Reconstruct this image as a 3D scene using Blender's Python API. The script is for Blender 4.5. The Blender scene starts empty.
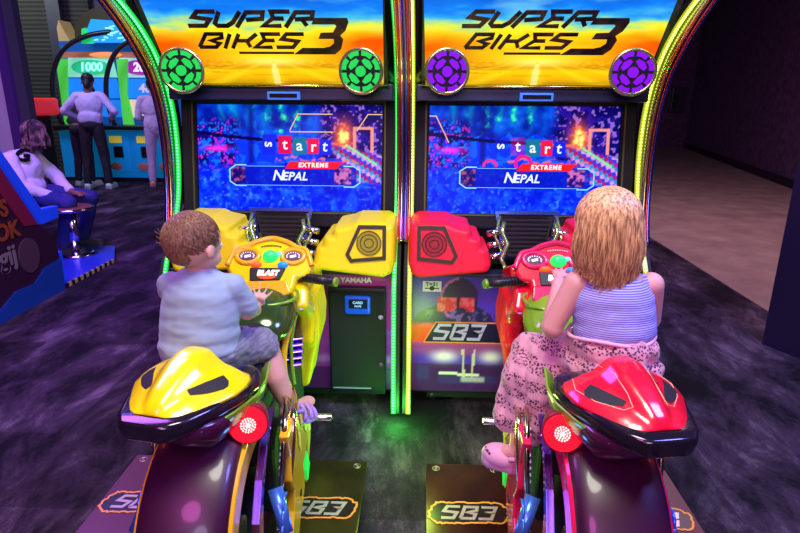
import bpy, bmesh, math, random
import numpy as np
from mathutils import Vector, Matrix, Euler, noise as mnoise
R = math.radians
scene = bpy.context.scene
COL = scene.collection
random.seed(7)
RNG = np.random.RandomState(11)

# ------------------------------------------------------------------ materials
MATS = {}
def mat(name, col, rough=.5, metal=0., emit=None, es=0., spec=.5, coat=0., sheen=0.):
    if name in MATS: return MATS[name]
    m = bpy.data.materials.new(name); m.use_nodes = True
    b = m.node_tree.nodes['Principled BSDF']
    b.inputs['Base Color'].default_value = (*col, 1)
    b.inputs['Roughness'].default_value = rough
    b.inputs['Metallic'].default_value = metal
    b.inputs['Specular IOR Level'].default_value = spec
    b.inputs['Coat Weight'].default_value = coat
    b.inputs['Coat Roughness'].default_value = .08
    b.inputs['Sheen Weight'].default_value = sheen
    if emit:
        b.inputs['Emission Color'].default_value = (*emit, 1)
        b.inputs['Emission Strength'].default_value = es
    MATS[name] = m
    return m
def nodes_of(m): return m.node_tree.nodes, m.node_tree.links, m.node_tree.nodes['Principled BSDF']
def noisy(m, scale, c1, c2, lo=.35, hi=.65, stretch=(1, 1, 1), detail=4, bump=0., rot=(0, 0, 0), extra_rough=None):
    N, L, b = nodes_of(m)
    tc = N.new('ShaderNodeTexCoord'); mp = N.new('ShaderNodeMapping')
    mp.inputs['Scale'].default_value = stretch; mp.inputs['Rotation'].default_value = rot
    nz = N.new('ShaderNodeTexNoise'); nz.inputs['Scale'].default_value = scale; nz.inputs['Detail'].default_value = detail
    rp = N.new('ShaderNodeValToRGB'); e = rp.color_ramp.elements
    e[0].position = lo; e[0].color = (*c1, 1); e[1].position = hi; e[1].color = (*c2, 1)
    L.new(tc.outputs['Object'], mp.inputs['Vector']); L.new(mp.outputs[0], nz.inputs['Vector'])
    L.new(nz.outputs['Fac'], rp.inputs[0]); L.new(rp.outputs[0], b.inputs['Base Color'])
    if bump:
        bp = N.new('ShaderNodeBump'); bp.inputs['Strength'].default_value = bump; bp.inputs['Distance'].default_value = .01
        L.new(nz.outputs['Fac'], bp.inputs['Height']); L.new(bp.outputs[0], b.inputs['Normal'])
    return m
def vcol_mat(name, es=1., rough=.25, base=False):
    m = mat(name, (0, 0, 0), rough); N, L, b = nodes_of(m)
    a = N.new('ShaderNodeVertexColor'); a.layer_name = 'art'
    if base: L.new(a.outputs[0], b.inputs['Base Color'])
    if es:
        L.new(a.outputs[0], b.inputs['Emission Color']); b.inputs['Emission Strength'].default_value = es; b.inputs['Specular IOR Level'].default_value = .06; b.inputs['Roughness'].default_value = max(rough, .3)
    return m

BLACK = mat('black_plastic', (.012, .011, .014), .35)
BLACKM = mat('black_matt', (.01, .009, .012), .7)
GLOSSB = mat('gloss_black', (.012, .008, .016), .16, coat=.6)
CHROME = mat('chrome', (.8, .8, .85), .14, 1.)
GOLD = mat('gold_chrome', (.75, .62, .2), .2, 1.)
BLUECH = mat('blue_chrome', (.2, .25, .85), .2, 1.)
REDCH = mat('red_chrome', (.8, .12, .12), .22, 1.)
WHITE = mat('white_print', (.85, .85, .9), .5)

# ------------------------------------------------------------------ mesh builder
class MB:
    def __init__(s, off=(0, 0, 0)): s.v = []; s.f = []; s.sm = []; s.off = Vector(off)
    def add(s, vs, fs, smooth=False):
        n = len(s.v); s.v += [Vector(p) for p in vs]; s.f += [tuple(i + n for i in f) for f in fs]; s.sm += [smooth] * len(fs); return s
    def box(s, c, d, rot=None):
        c = Vector(c); q = Euler(rot).to_matrix() if rot else Matrix.Identity(3)
        vs = [c + q @ Vector((x * d[0] / 2, y * d[1] / 2, z * d[2] / 2)) for x in (-1, 1) for y in (-1, 1) for z in (-1, 1)]
        return s.add(vs, [(0, 1, 3, 2), (4, 6, 7, 5), (0, 4, 5, 1), (2, 3, 7, 6), (0, 2, 6, 4), (1, 5, 7, 3)])
    def frame(s, ax):
        ax = Vector(ax).normalized(); t = Vector((0, 0, 1)) if abs(ax.z) < .9 else Vector((1, 0, 0))
        u = ax.cross(t).normalized(); return u, ax.cross(u).normalized()
    def cyl(s, p0, p1, r0, r1=None, n=20, cap=True, smooth=True):
        r1 = r0 if r1 is None else r1; p0 = Vector(p0); p1 = Vector(p1); u, w = s.frame(p1 - p0)
        vs = []
        for p, r in ((p0, r0), (p1, r1)):
            vs += [p + (u * math.cos(2 * math.pi * k / n) + w * math.sin(2 * math.pi * k / n)) * r for k in range(n)]
        s.add(vs, [(k, (k + 1) % n, n + (k + 1) % n, n + k) for k in range(n)], smooth)
        if cap: s.add(vs, [tuple(reversed(range(n))), tuple(range(n, 2 * n))])
        return s
    def tube(s, pts, r, n=10, closed=False, cap=True):
        pts = [Vector(p) for p in pts]; m = len(pts); rs = r if isinstance(r, (list, tuple)) else [r] * m
        vs = []; u = None
        for i, p in enumerate(pts):
            if closed: t = pts[(i + 1) % m] - pts[i - 1]
            else: t = pts[min(i + 1, m - 1)] - pts[max(i - 1, 0)]
            t = t.normalized()
            if u is None: u, _ = s.frame(t)
            u = (u - t * u.dot(t)).normalized(); w = t.cross(u)
            vs += [p + (u * math.cos(2 * math.pi * k / n) + w * math.sin(2 * math.pi * k / n)) * rs[i] for k in range(n)]
        fs = []
        for i in range(m if closed else m - 1):
            j = (i + 1) % m
            fs += [(i * n + k, i * n + (k + 1) % n, j * n + (k + 1) % n, j * n + k) for k in range(n)]
        s.add(vs, fs, True)
        if cap and not closed: s.add(vs, [tuple(reversed(range(n))), tuple(range((m - 1) * n, m * n))])
        return s
    def ell(s, c, r, rot=None, nu=20, nv=12):
        c = Vector(c); q = Euler(rot).to_matrix() if rot else Matrix.Identity(3)
        vs = [c + q @ Vector((0, 0, r[2]))]
        for j in range(1, nv):
            a = math.pi * j / nv
            for k in range(nu):
                b = 2 * math.pi * k / nu
                vs.append(c + q @ Vector((r[0] * math.sin(a) * math.cos(b), r[1] * math.sin(a) * math.sin(b), r[2] * math.cos(a))))
        vs.append(c + q @ Vector((0, 0, -r[2]))); fs = [(0, 1 + k, 1 + (k + 1) % nu) for k in range(nu)]
        for j in range(nv - 2):
            a = 1 + j * nu
            fs += [(a + k, a + nu + k, a + nu + (k + 1) % nu, a + (k + 1) % nu) for k in range(nu)]
        a = 1 + (nv - 2) * nu; e = len(vs) - 1
        fs += [(a + k, e, a + (k + 1) % nu) for k in range(nu)]
        return s.add(vs, fs, True)
    def cap(s, p0, p1, r0, r1, n=16):           # tapered capsule
        s.cyl(p0, p1, r0, r1, n); s.ell(p0, (r0,) * 3, None, n, 10); return s.ell(p1, (r1,) * 3, None, n, 10)
    def prism(s, poly, fn, d0, d1):             # poly (a,b) -> fn(a,b,d)
        n = len(poly); vs = [fn(a, b, d0) for a, b in poly] + [fn(a, b, d1) for a, b in poly]
        fs = [tuple(range(n)), tuple(reversed(range(n, 2 * n)))] + [(k, n + k, n + (k + 1) % n, (k + 1) % n) for k in range(n)]
        return s.add(vs, fs)
    def strip(s, pts, w, fn, d0, d1, closed=False):   # flat mitred line of width w
        n = len(pts); P = [Vector((a, b)) for a, b in pts]; off = []
        for i in range(n):
            a = P[i - 1] if (i or closed) else None; c = P[(i + 1) % n] if (i < n - 1 or closed) else None
            t1 = (P[i] - a).normalized() if a is not None else None; t2 = (c - P[i]).normalized() if c is not None else None
            t1 = t1 or t2; t2 = t2 or t1
            n1 = Vector((-t1.y, t1.x)); n2 = Vector((-t2.y, t2.x)); m = n1 + n2
            m = n1 if m.length < .2 else m.normalized(); k = 1 / max(.45, m.dot(n1)); off.append(m * (w / 2 * k))
        for i in range(n if closed else n - 1):
            j = (i + 1) % n
            s.prism([tuple(P[i] + off[i]), tuple(P[i] - off[i]), tuple(P[j] - off[j]), tuple(P[j] + off[j])], fn, d0, d1)
        return s
    def loft(s, secs, closed_sec=True, smooth=True, cap=True):
        n = len(secs[0]); vs = [p for q in secs for p in q]; fs = []
        for i in range(len(secs) - 1):
            for k in range(n if closed_sec else n - 1):
                fs.append((i * n + k, i * n + (k + 1) % n, (i + 1) * n + (k + 1) % n, (i + 1) * n + k))
        s.add(vs, fs, smooth)
        if cap and closed_sec: s.add(vs, [tuple(reversed(range(n))), tuple(range(len(vs) - n, len(vs)))])
        return s
    def mirror(s):                              # keep the other side too
        n = len(s.v); s.v += [Vector((-p.x, p.y, p.z)) for p in s.v]
        s.f += [tuple(reversed([i + n for i in f])) for f in s.f]; s.sm += s.sm; return s
    def flip(s, sg):
        if sg < 0:
            s.v = [Vector((-p.x, p.y, p.z)) for p in s.v]; s.f = [tuple(reversed(f)) for f in s.f]
        return s
    def mesh(s, name):
        me = bpy.data.meshes.new(name)
        me.from_pydata([tuple(p - s.off) for p in s.v], [], s.f); me.polygons.foreach_set('use_smooth', s.sm)
        bm = bmesh.new(); bm.from_mesh(me); bmesh.ops.remove_doubles(bm, verts=bm.verts, dist=1e-5)
        bmesh.ops.recalc_face_normals(bm, faces=bm.faces); bm.to_mesh(me); bm.free(); me.update(); return me
    def build(s, name, m, parent=None, bevel=0., seg=2, sub=0):
        me = s.mesh(name); o = bpy.data.objects.new(name, me); COL.objects.link(o)
        me.materials.append(m); o.parent = parent
        if bevel:
            b = o.modifiers.new('bevel', 'BEVEL'); b.width = bevel; b.segments = seg; b.limit_method = 'ANGLE'; b.angle_limit = R(35)
        if sub:
            b = o.modifiers.new('sub', 'SUBSURF'); b.levels = b.render_levels = sub
        return o
def root(name, label, cat, loc=(0, 0, 0), rot=(0, 0, 0), group=None):
    o = bpy.data.objects.new(name, None); COL.objects.link(o); o.location = loc; o.rotation_euler = rot
    o.empty_display_size = .1; o['label'] = label; o['category'] = cat
    if group: o['group'] = group
    return o
def tag(o, label, cat, group=None):
    o['label'] = label; o['category'] = cat
    if group: o['group'] = group
    return o
def lab(o, label): o['label'] = label; return o
def struct(o): o['kind'] = 'structure'; return o
def baked(o):
    dg = bpy.context.evaluated_depsgraph_get(); dg.update()
    me = bpy.data.meshes.new_from_object(o.evaluated_get(dg)); o.modifiers.clear(); o.data = me; return o
def organic(mb, name, m, parent, voxel=.006, smooth=3, folds=None, extra=None):
    """union of overlapping shapes fused into one continuous smooth skin"""
    o = mb.build(name, m, parent)
    r = o.modifiers.new('r', 'REMESH'); r.mode = 'VOXEL'; r.voxel_size = voxel; r.use_smooth_shade = True
    s = o.modifiers.new('s', 'SMOOTH'); s.iterations = smooth; s.factor = .6
    baked(o)
    if folds:
        amp, sc = folds[0], Vector(folds[1])
        me = o.data; n = len(me.vertices); co = np.empty(n * 3); no = np.empty(n * 3)
        me.vertices.foreach_get('co', co); me.vertex_normals.foreach_get('vector', no); co = co.reshape(-1, 3); no = no.reshape(-1, 3)
        k = np.array([mnoise.noise(p) + .5 * mnoise.noise(p * 2.3) for p in (Vector(q) for q in co * np.array(sc))])
        me.vertices.foreach_set('co', (co + no * (amp * k)[:, None]).ravel()); me.update()
    o.data.polygons.foreach_set('use_smooth', [True] * len(o.data.polygons))
    return o
def text(s, name, m, parent, fn_mat, size, depth=.001, bold=0., shear=0., space=1., align='CENTER'):
    c = bpy.data.curves.new(name, 'FONT'); c.body = s; c.size = size; c.extrude = depth; c.offset = bold; c.shear = shear
    c.space_character = space; c.align_x = align; c.align_y = 'CENTER'; c.resolution_u = 3
    t = bpy.data.objects.new(name, c); COL.objects.link(t)
    dg = bpy.context.evaluated_depsgraph_get(); dg.update()
    me = bpy.data.meshes.new_from_object(t.evaluated_get(dg)); me.transform(fn_mat)
    bpy.data.objects.remove(t); o = bpy.data.objects.new(name, me); COL.objects.link(o); o.parent = parent
    me.materials.clear(); me.materials.append(m); return o
def place(origin, xdir, ydir, off=(0, 0, 0)):
    x = Vector(xdir).normalized(); y = Vector(ydir).normalized(); z = x.cross(y)
    M = Matrix((x, y, z)).transposed().to_4x4(); M.translation = Vector(origin) - Vector(off); return M
def smoothpath(pts, k=6):                       # catmull-rom
    P = [Vector(p) for p in pts]; o = []
    for i in range(len(P) - 1):
        a = P[max(i - 1, 0)]; b = P[i]; c = P[i + 1]; d = P[min(i + 2, len(P) - 1)]
        for j in range(k):
            t = j / k
            o.append(.5 * ((2 * b) + (c - a) * t + (2 * a - 5 * b + 4 * c - d) * t * t + (3 * b - a - 3 * c + d) * t ** 3))
    o.append(P[-1]); return o

# ------------------------------------------------------------------ painted pictures (printed or shown on flat faces)
def vnoise(x, y, seed=0):
    xi = np.floor(x).astype(int); yi = np.floor(y).astype(int); fx = x - xi; fy = y - yi
    fx = fx * fx * (3 - 2 * fx); fy = fy * fy * (3 - 2 * fy)
    T = np.random.RandomState(seed).rand(64, 64)
    g = lambda a, b: T[a % 64, b % 64]
    return (g(xi, yi) * (1 - fx) + g(xi + 1, yi) * fx) * (1 - fy) + (g(xi, yi + 1) * (1 - fx) + g(xi + 1, yi + 1) * fx) * fy
def fbm(x, y, seed=0, o=4):
    return sum(vnoise(x * 2 ** k, y * 2 ** k, seed + k) * .5 ** (k + 1) for k in range(o)) / (1 - .5 ** o)
def grid(name, nu, nv, fn, colours, m, parent, off=(0, 0, 0)):
    off = Vector(off)
    vs = [tuple(fn(i / nu, j / nv) - off) for j in range(nv + 1) for i in range(nu + 1)]
    fs = [(j * (nu + 1) + i, j * (nu + 1) + i + 1, (j + 1) * (nu + 1) + i + 1, (j + 1) * (nu + 1) + i) for j in range(nv) for i in range(nu)]
    me = bpy.data.meshes.new(name); me.from_pydata(vs, [], fs)
    a = me.color_attributes.new('art', 'FLOAT_COLOR', 'POINT')
    a.data.foreach_set('color', np.concatenate([colours.reshape(-1, 3), np.ones((len(vs), 1))], 1).astype(np.float32).ravel())
    o = bpy.data.objects.new(name, me); COL.objects.link(o); me.materials.append(m); o.parent = parent; return o
def uv(nu, nv):
    v, u = np.mgrid[0:nv + 1, 0:nu + 1]; return u / nu, v / nv
def mixc(c, k, col): k = np.clip(k, 0, 1)[..., None]; return c * (1 - k) + np.array(col) * k
def inbox(u, v, a, b, c, d, e=.004):
    f = lambda x: np.clip(x / e + .5, 0, 1)
    return f(u - a) * f(b - u) * f(v - c) * f(d - v)

def paint_screen(nu, nv, variant):
    u, v = uv(nu, nv); ux = u * 1.78; sd = 20 + 9 * variant
    n = fbm(ux * 6, v * 6, sd); n2 = fbm(ux * 16, v * 16, sd + 3); n3 = fbm(ux * 34, v * 34, sd + 5, 2)
    c = np.zeros(u.shape + (3,)); c[:] = (.004, .07, .85)
    c = mixc(c, (n2 - .42) * 2.4 * (v < .5), (.03, .26, 1.0)); c = mixc(c, (n3 - .6) * 3 * (v < .4), (.12, .42, 1.)); c = mixc(c, (.45 - n) * 3 * (v < .5), (.002, .03, .55))
    top = np.clip((v - .62) / .1, 0, 1)
    c = mixc(c, top, (.004, .05, .35)); c = mixc(c, top * (n - .4) * 3, (.01, .22, .8))
    cols = np.exp(-((np.sin(u * 38 + 3 * n)) ** 2) * 2.5)
    band = inbox(u, v, .10, .60, .70, 1.02, .06)
    c = mixc(c, band * np.clip((v - .74) * 5, 0, 1) * cols * .6 * (.4 + n), (.01, .55, .60)); c = mixc(c, band * cols * np.clip((n2 - .58) * 6, 0, 1) * (np.abs(u - .42) < .14), (.08, .95, .40))
    ridge = .66 + .13 * np.abs(((u * 7) % 1) - .5) + .05 * n
    c = mixc(c, (v < ridge) * (v > .45) * .75, (.006, .13, .95))
    c = mixc(c, (v < ridge) * (v > .45) * (n2 > .55) * .5, (.02, .35, 1.))
    # left-hand clutter
    L = np.clip((.24 - u) / .05, 0, 1) * np.clip((v - .38) / .08, 0, 1) * np.clip((.9 - v) / .1, 0, 1)
    c = mixc(c, L * (n2 > .5), (.02, .02, .18)); c = mixc(c, L * (n3 > .70), (.5, .1, .75)); c = mixc(c, L * (n3 < .34), (.02, .30, .95)); c = mixc(c, L * (fbm(ux * 22, v * 22, sd + 8) > .72), (.75, .03, .2))
    c = mixc(c, np.exp(-(((u - .10 - variant * .02) / .06) ** 2 + ((v - .59) / .03) ** 2) * 1.2), (1., .12, .75))
    c = mixc(c, inbox(u, v, .275, .305, .25, 1.02, .02) * (v > .45) * .8, (.01, .03, .22))
    cable = .74 - .10 * u - .03 * np.sin(u * 4)
    c = mixc(c, (np.abs(v - cable) < .016) * (u < .62), (.006, .01, .09))
    # strings of light on the right, fire figure, arch, tents
    Rr = np.clip((u - .64) / .05, 0, 1)
    c = mixc(c, Rr * (v > .5) * .9, (.012, .012, .10)); c = mixc(c, Rr * (v > .5) * (n2 > .58) * .7, (.06, .04, .4)); c = mixc(c, Rr * (v > .45) * (n3 > .66), (.35, .25, .6))
    fire = np.exp(-(((u - .79) / .045) ** 2 + ((v - .70) / .13) ** 2) * 1.1) * (.5 + 1.2 * n3)
    c = mixc(c, fire * 1.3, (1., .32, .02)); c = mixc(c, (fire - .62) * 3, (1., .85, .25))
    arch = inbox(u, v, .84, .95, .56, .80, .004) - inbox(u, v, .856, .934, .50, .775, .004); c = mixc(c, arch * (v > .56), (.95, .45, .25))
    tn = np.clip((u - .70 - (.62 - v) * .35) / .03, 0, 1) * np.clip((.62 - (u - .8) * .35 - v) / .03, 0, 1) * np.clip((v - .24 - (1 - u) * .25) / .03, 0, 1)
    k = (np.floor(ux * 26 + v * 8) + np.floor(v * 26 - ux * 6)) % 4
    for i, q in enumerate(((.75, .5, .75), (.05, .5, .6), (.55, .04, .12), (.10, .12, .7))): c = mixc(c, tn * (k == i) * (.55 + .6 * n3), q)
    tw = np.exp(-((v - (.50 - .10 * (u - .5) + .02 * np.sin(u * 40))) / .012) ** 2) * (u > .42) * (u < .86) * (n3 > .45)
    c = mixc(c, tw, (.9, .3, .08)); tw = np.exp(-((v - (.64 + .10 * (.75 - u))) / .014) ** 2) * (u > .55) * (u < .80); c = mixc(c, tw, (.95, .3, .1))
    c = mixc(c, (np.abs(v - (.60 - 1.1 * (u - .83))) < .012) * (u > .80) * (u < .97), (.35, .8, .35))
    # prayer flags
    F = [(.352, .425, (.02, .08, .75)), (.437, .51, (.75, .03, .10)), (.515, .59, (.02, .32, .34)), (.595, .655, (.85, .05, .08)), (.66, .725, (.02, .08, .8))]
    for i, (a, b, q) in enumerate(F):
        kk = inbox(u, v, a, b, .535 + .01 * (i % 2), .725 - i * .012, .006)
        c = mixc(c, kk * (.35 if (variant and i < 2) else 1), q)
    if variant: c = mixc(c, (np.abs(((u - .505) ** 2 * 3.1 + (v - .47) ** 2) ** .5 - .07) < .016) * 1., (.85, .05, .3)); c = mixc(c, (np.abs(((u - .33) ** 2 * 3.1 + (v - .44) ** 2) ** .5 - .06) < .014) * (v > .44), (.8, .1, .35))
    # name band, banner and portraits
    c = mixc(c, inbox(u, v, .17, .86, .245, .43) * .75, (.004, .04, .5))
    pl = inbox(u, v, .18, .255, .26, .415); c = mixc(c, pl * .8, (.03, .01, .10)); c = mixc(c, pl * np.clip((n3 - .45) * 4, 0, 1) * .8, (.55, .25, .25))
    pr = inbox(u, v, .74, .83, .26, .415); c = mixc(c, pr * .8, (.05, .03, .15)); c = mixc(c, pr * np.clip((n3 - .4) * 4, 0, 1), (.65, .3, .5))
    c = mixc(c, inbox(u, v, .482 + (.43 - v) * -.4, .765 + (v - .43) * .5, .405, .472), (1., .06, .02))
    return np.clip(c, 0, 1) ** np.array([1.35, 1.6, 1.1])
def paint_marquee(nu, nv, variant):
    u, v = uv(nu, nv); n = fbm(u * 9 + v * 2, v * 16, 3 + variant * 7); n2 = fbm(u * 5, v * 9, 5 + variant * 4); st = fbm(u * 4, v * 40, 8, 3)
    stops = [(0, (.55, .34, .01)), (.08, (.9, .52, .01)), (.15, (1., .62, .01)), (.19, (.55, .22, .01)), (.23, (1., .30, .008)), (.33, (1., .36, .01)), (.42, (1., .58, .015)), (.53, (1., .80, .03)), (.59, (.65, .80, .16)), (.66, (.10, .55, .75)), (.76, (.02, .28, .85)), (1., (.01, .10, .6))]
    side = 4 * (u - .5) ** 2
    t = np.clip(v + (n - .5) * .20 * (v > .3) + side * .0, 0, 1)
    c = np.stack([np.interp(t, [s[0] for s in stops], [s[1][i] for s in stops]) for i in range(3)], -1)
    c = mixc(c, np.clip((side - .12) * 1.8, 0, 1) * np.clip((v - .22) * 8, 0, 1) * np.clip((.58 - v) * 7, 0, 1) * (.5 + n2), (.95, .14, .004))
    c = mixc(c, np.clip((n2 - .52) * 4, 0, 1) * (v > .68) * .6, (.25, .65, .8))
    c = mixc(c, np.exp(-(((u - .5) / .10) ** 2 + ((v - .255) / .04) ** 2)), (1., .97, .8)); c = mixc(c, .9 * np.exp(-(((u - .5) / .28) ** 2 + ((v - .30) / .12) ** 2)), (1., .8, .03))
    rays = np.clip(np.cos((u - .5) / np.clip(.28 - v, .02, 1) * 6), 0, 1) * (v < .26)
    c = mixc(c, rays * .35, (1., .85, .05)); c = mixc(c, (st > .6) * (v < .26) * .45, (.5, .27, .01))
    c = mixc(c, (np.abs(u - .5) < .01 + .03 * (.25 - v)) * (v < .22) * .5, (1., .95, .5))
    return np.clip(c, 0, 1) ** 1.3
def paint_rider(nu, nv):                        # lower panel print, right cabinet: helmet, red band, headlights
    u, v = uv(nu, nv); n = fbm(u * 6, v * 9, 31); n2 = fbm(u * 18, v * 26, 33)
    c = np.zeros(u.shape + (3,)); c[:] = (.06, .025, .38)
    c = mixc(c, (v < .25) * 1., (.05, .012, .10)); c = mixc(c, (n - .5) * 2, (.10, .02, .2))
    sh = (((u - .45) / .42) ** 2 + ((v - .60) / .17) ** 2) < 1; c = mixc(c, sh * .9, (.01, .008, .03)); c = mixc(c, sh * (n2 > .6) * .5, (.12, .10, .3))
    hd = ((u - .50) / .20) ** 2 + ((v - .80) / .18) ** 2; c = mixc(c, (hd < 1), (.03, .01, .06)); c = mixc(c, (hd < 1) * (hd > .78) * (u < .5), (.4, .08, .3))
    vis = (np.abs((u - .47) / .19) < 1) * (v > .70) * (v < .82); c = mixc(c, vis, (.6, .02, .05)); c = mixc(c, vis * (n2 > .5) * .6, (.9, .15, .2)); c = mixc(c, (np.abs(u - .49) < .02) * vis, (.02, .005, .02))
    mz = (((u - .52) / .11) ** 2 + ((v - .66) / .07) ** 2) < 1; c = mixc(c, mz, (.02, .01, .05)); c = mixc(c, mz * (n2 > .55), (.15, .08, .3))
    bd = inbox(u, v, -1, 2, .425, .585, .05); c = mixc(c, bd, (.95, .10, .004)); c = mixc(c, bd * (n - .45) * 2.5, (.8, .02, .02))
    gl = inbox(u, v, -1, 2, .33, .43, .05); c = mixc(c, gl * .7, (.30, .05, .16))
    for cx, w in ((.36, .15), (.86, .13)):
        h = np.exp(-(((u - cx) / w) ** 2 + ((v - .31) / .055) ** 2) * 1.6); c = mixc(c, h * 1.1, (.75, .6, .9))
    for a, b, e, f in ((.06, .20, .10, .22), (.30, .92, .07, .14)): c = mixc(c, inbox(u, v, a, b, e, f, .02) * .8, (.04, .03, .16))
    c = mixc(c, (np.abs(v - .165 + (u - .3) * .05) < .012) * (u > .3) * (u < .75), (.6, .55, .45)); c = mixc(c, inbox(u, v, .55, .80, .085, .13, .01) * .7, (.5, .45, .55))
    c = mixc(c, (np.abs(np.abs(u - .62) - .07 * (.5 + v)) < .012) * (v > .13) * (v < .37), (.5, .45, .35))
    return np.clip(c * 1.5, 0, 1)
def paint_plain(nu, nv):                        # lower panel print, left cabinet
    u, v = uv(nu, nv); n = fbm(u * 3, v * 14, 41); n2 = fbm(u * 8, v * 20, 43)
    c = np.zeros(u.shape + (3,)); c[:] = (.42, .06, .62)
    c = mixc(c, np.clip((v - .35) * 1.6, 0, .8), (.85, .10, .40)); c = mixc(c, (n - .5) * 3 * (v > .3), (.45, .2, .9))
    c = mixc(c, inbox(u, v, -1, 2, .24, .30, .03) * .8, (.65, .3, 1.)); c = mixc(c, (v < .2) * .8, (.07, .02, .14))
    return c

# ------------------------------------------------------------------ arcade cabinets
FC = [(2.20, 1.965), (2.29, 1.91), (2.37, 1.86), (2.45, 1.81), (2.55, 1.735), (2.65, 1.64), (2.71, 1.54), (2.745, 1.42), (2.757, 1.28), (2.75, 1.13), (2.725, .99), (2.68, .865)]
LC = [(2.24, 2.01), (2.33, 1.945), (2.41, 1.89), (2.50, 1.845), (2.60, 1.785), (2.71, 1.69), (2.79, 1.57), (2.83, 1.45), (2.842, 1.34), (2.832, 1.19), (2.79, 1.03), (2.70, .868)]
LOW = [(2.70, .868), (2.62, .80), (2.555, .70), (2.525, .58), (2.515, .45), (2.51, .3), (2.505, .03)]
TILT = .17
MY0, MZ0 = 2.74, 1.572
MD = Vector((0, -.24, .328)).normalized(); MN = Vector((1, 0, 0)).cross(MD)   # marquee up direction; MN points away from viewer
def M3(x, v, d=0.): return Vector((x, MY0, MZ0)) + MD * v - MN * d   # negative d is toward the player
GLY = {
 'S': [[(1, 1), (.12, 1), (0, .62), (.86, .46), (.74, 0), (-.1, 0)]],
 'U': [[(0, 1), (-.02, .18), (.16, 0), (.62, 0), (.84, .25), (1, 1)]],
 'P': [[(-.08, -.1), (.12, .95), (.92, .95), (1, .5), (.25, .42)]],
 'E': [[(1, 1), (.1, 1), (.34, .55), (0, 0), (.88, 0)], [(.34, .52), (.85, .52)]],
 'R': [[(-.08, -.1), (.10, .95), (.92, .95), (1, .52), (.2, .46)], [(.55, .46), (.92, 0)]],
 'B': [[(0, 0), (.12, 1), (.92, 1), (1, .72), (.5, .5), (.98, .3), (.86, 0), (0, 0)]],
 'I': [[(.5, 1), (.5, -.1)]],
 'K': [[(.1, 1), (.05, -.1)], [(1, 1), (.7, .5), (.1, .5)], [(.62, .5), (.95, 0)]],
}
def letters(mb, s, x0, x1, y0, y1, fn, w, sl, d0, d1, wid=None):
    n = len(s); tot = sum(.42 if c == 'I' else 1 for c in s); x = x0; gap = .16 * (x1 - x0) / tot
    for c in s:
        cw = (.42 if c == 'I' else 1) * (x1 - x0) / tot
        for pl in GLY[c]:
            pts = [(x + (cw - gap) * a + sl * (b - .5) * (y1 - y0), y0 + (y1 - y0) * b) for a, b in pl]
            mb.strip(pts, w, fn, d0, d1)
        x += cw
LETTER = mat('dark_lettering', (.03, .012, .02), .35)
noisy(LETTER, 14, (.008, .006, .012), (.10, .05, .02), .42, .7)
def led_beads(path, x, xs, n_step=.0155, r=.0055):
    mb = MB(); P = [Vector((x, a, b)) for a, b in [(p.y, p.z) for p in path]]
    acc = 0.
    for i in range(len(P) - 1):
        d = P[i + 1] - P[i]; L = d.length
        while acc < L:
            p = P[i] + d * (acc / L); mb.ell(p, (r, r, r), None, 6, 4); acc += n_step
        acc -= L
    return mb
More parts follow.
